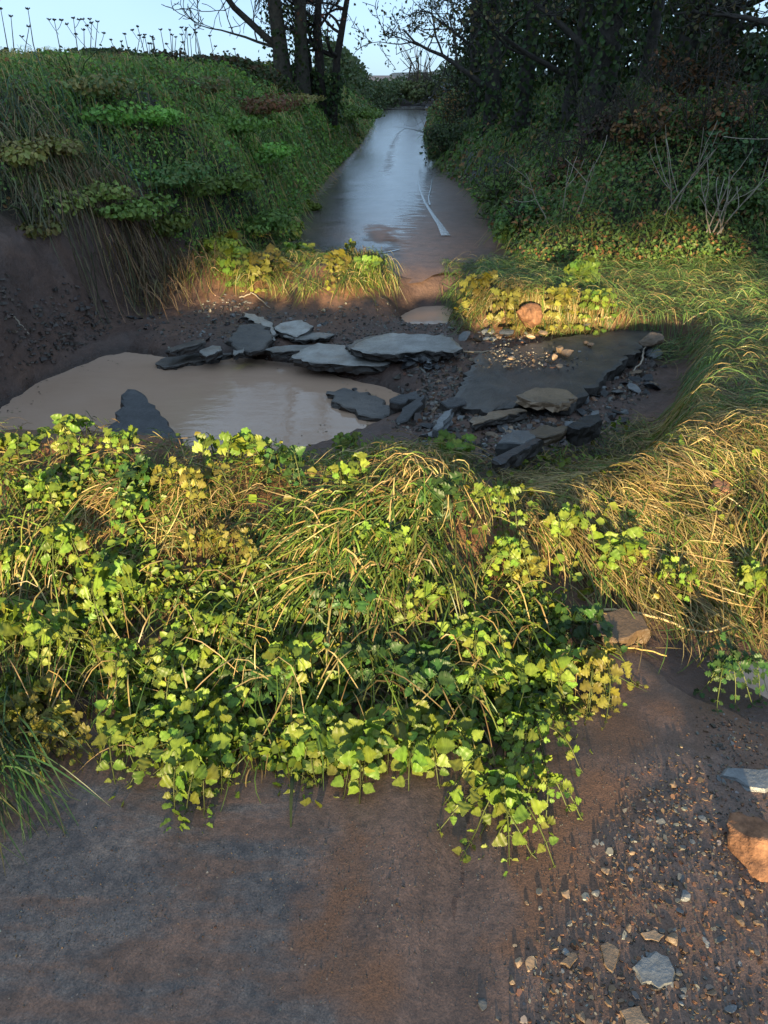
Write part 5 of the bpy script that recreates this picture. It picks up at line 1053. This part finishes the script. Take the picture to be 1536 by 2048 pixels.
SB = [(900, 300, 17, 'dark green bush where the right bank meets the lane', (.8, .8, .9), 1600, THK, [2, 2, 2, .3]),
      (930, 250, 20, 'brownish bush at the foot of the leaning tree', (.9, .8, 1.0), 1500, BROWN + THK[:2], [1, 1, 1, 1, 1]),
      (1010, 380, 10.5, 'low green bush beside the muddy lane edge', (.55, .5, .5), 1400, DARKG, [1, 2, 2, 1]),
      (1060, 470, 8.4, 'dark green clump nearest the muddy lane corner', (.5, .4, .4), 1300, [(.025, .065, .03), (.035, .08, .03)], [1, 1]),
      (1130, 420, 9.2, 'brown bramble tangle right of the lane corner', (.7, .5, .65), 900, BROWN + DARKG[:2], [1, 1, 1, 1, 1]),
      (1200, 360, 10.0, 'black-red bramble thicket in front of the thickest trunk', (.9, .6, .8), 1100, [(.025, .018, .02), (.04, .025, .024), (.03, .035, .02)], [1, 1, 1]),
      (1260, 440, 8.8, 'brown twiggy bramble left of the pale dead stems', (.7, .5, .7), 900, BROWN + DARKG[:1], [1, 1, 1, 1]),
      (1380, 420, 8.8, 'leafless brown bramble right of the pale dead stems', (.7, .5, .8), 800, BROWN, [1, 1, 1]),
      (1350, 330, 10.2, 'reddish brown scrub between the forked trunks', (.8, .6, .9), 900, BROWN + THK[:1], [1, 1, 1, 1]),
      (1490, 420, 8.4, 'dark green bush at the right picture edge', (.7, .5, .9), 1700, [(.02, .05, .03), (.03, .06, .03)], [1, 1]),
      (1440, 500, 7.8, 'low green clump below the pale twig cluster', (.5, .35, .3), 1000, DARKG, [1, 1, 2, 1])]
for t, (px, py, y, lab, rad, n, pal, wts) in enumerate(SB): shrub(px, py, y, lab, rad, n, pal, wts, 400 + t)
def dead_stems(px, py, y, label, n, h, seed):
    x, yy = on(px, py, y); b = np.array((x, yy, H1(x, yy))); root = empty('dead_stalk', b); tag(root, label, 'stalk', 'pale dead stems below the right trees'); rr = np.random.default_rng(seed)
    for q in range(n):
        mb = MB(); br = []; a = (q + .5) / n * math.pi; grow(br, b + np.array((rr.normal(0, .05), -.25 + rr.normal(0, .05), -.02)), nrm(np.array((math.cos(a) * .55, -.35 + rr.normal(0, .1), 1.0))), h * rr.uniform(.75, 1.1), .009, 1, rr, .15, .07, 3)
        for (p, r, dep) in br: tube(mb, p, np.maximum(r, .003), 4, (.38, .32, .26))
        mb.build('stem', M_twig, root, org=b)
dead_stems(1315, 475, 7.9, 'tall pale forked dead stem against the dark brambles', 3, .85, 501)
dead_stems(1395, 500, 7.6, 'low cluster of pale dead twigs at the right', 6, .5, 503)
dead_stems(1105, 480, 8.0, 'thin pale dead stems near the lane corner', 3, .6, 505)

# ================================================================== LOOSE TWIGS AND SINGLE BLADES
def twig(pix, r, label, lift=.03, c=(.20, .13, .075), name='twig'):
    pts = np.array([hit(*q) + np.array((0, 0, lift)) for q in pix]); n = 14; s = np.linspace(0, len(pts) - 1, n)
    q = np.stack([np.interp(s, np.arange(len(pts)), pts[:, k]) for k in range(3)], 1) + rng.normal(0, r * .5, (n, 3)); org = q[0]
    mb = MB(); tube(mb, q, r * np.linspace(1.1, .6, n), 6, c); tag(mb.build(name, M_twig, org=org), label, 'twig', 'loose twigs')
twig([(-20, 1250), (60, 1232), (110, 1218), (150, 1200)], .007, 'brown twig lying across the leaves at the left edge', .07)
twig([(25, 635), (45, 655), (58, 672)], .008, 'pale root sticking out of the eroded bank at the left', .02, (.35, .30, .24))
twig([(845, 715), (880, 725), (905, 710), (960, 712), (1000, 708)], .008, 'crooked pale stick lying on the tarmac sheet', .03, (.35, .28, .2))
twig([(1285, 715), (1280, 745), (1262, 765)], .007, 'pale forked stick above the rubble at the cut edge', .08, (.36, .3, .24))
twig([(1165, 650), (1190, 648), (1225, 641)], .013, 'pale stick lying before the right turf heap', .04, (.40, .29, .15))
twig([(1070, 600), (1085, 630), (1105, 655)], .007, 'bent reed leaning over the red boulder', .1, (.42, .31, .14))
twig([(958, 590), (962, 560)], .006, 'short upright reed on the right turf heap', .08, (.42, .33, .17))
twig([(1360, 665), (1390, 645), (1413, 640), (1420, 670)], .006, 'bent straw standing in the flattened verge', .06, (.42, .33, .17))
twig([(1170, 1290), (1250, 1300), (1330, 1320)], .004, 'thin yellow straw lying on mud below the flat rock', .02, (.40, .29, .10))
twig([(1200, 1240), (1300, 1255), (1400, 1290), (1460, 1270)], .005, 'long pale straw hanging over the rill', .05, (.45, .34, .18))
twig([(1210, 1580), (1206, 1640), (1208, 1690)], .0022, 'thin pale stem lying on the red silt', .008, (.40, .27, .12))
twig([(-20, 1920), (50, 1905), (90, 1885)], .003, 'small brown twig on the wet road at the lower left', .008, (.12, .08, .05))
twig([(840, 1720), (860, 1745), (885, 1765)], .0018, 'hair-thin straw on the mud in the lower centre', .008, (.3, .24, .15))
twig([(220, 1480), (270, 1435), (300, 1410)], .003, 'brown root hanging from the heap at the left', .02, (.22, .13, .06))
twig([(480, 600), (505, 590), (540, 620)], .006, 'pale root beside the far turf heap', .02, (.33, .28, .22))
mb = MB(); p = hit(587, 1590); n = 5
blades(mb, np.array([[p[0] + .004 * k, p[1] + .02, p[2] + .06] for k in range(2)]), np.array([[.03, -1]] * 2), np.array([.15, .12]), np.array([.008, .005]), np.array([.05, .06]), np.array([.01, .01]), np.array([[.07, .11, .03]] * 2), 5, True, np.array([.05, -.1]))
tag(mb.build('grass_tuft', M_grass, org=p), 'single broad grass blade hanging onto the wet road below the heap', 'grass')
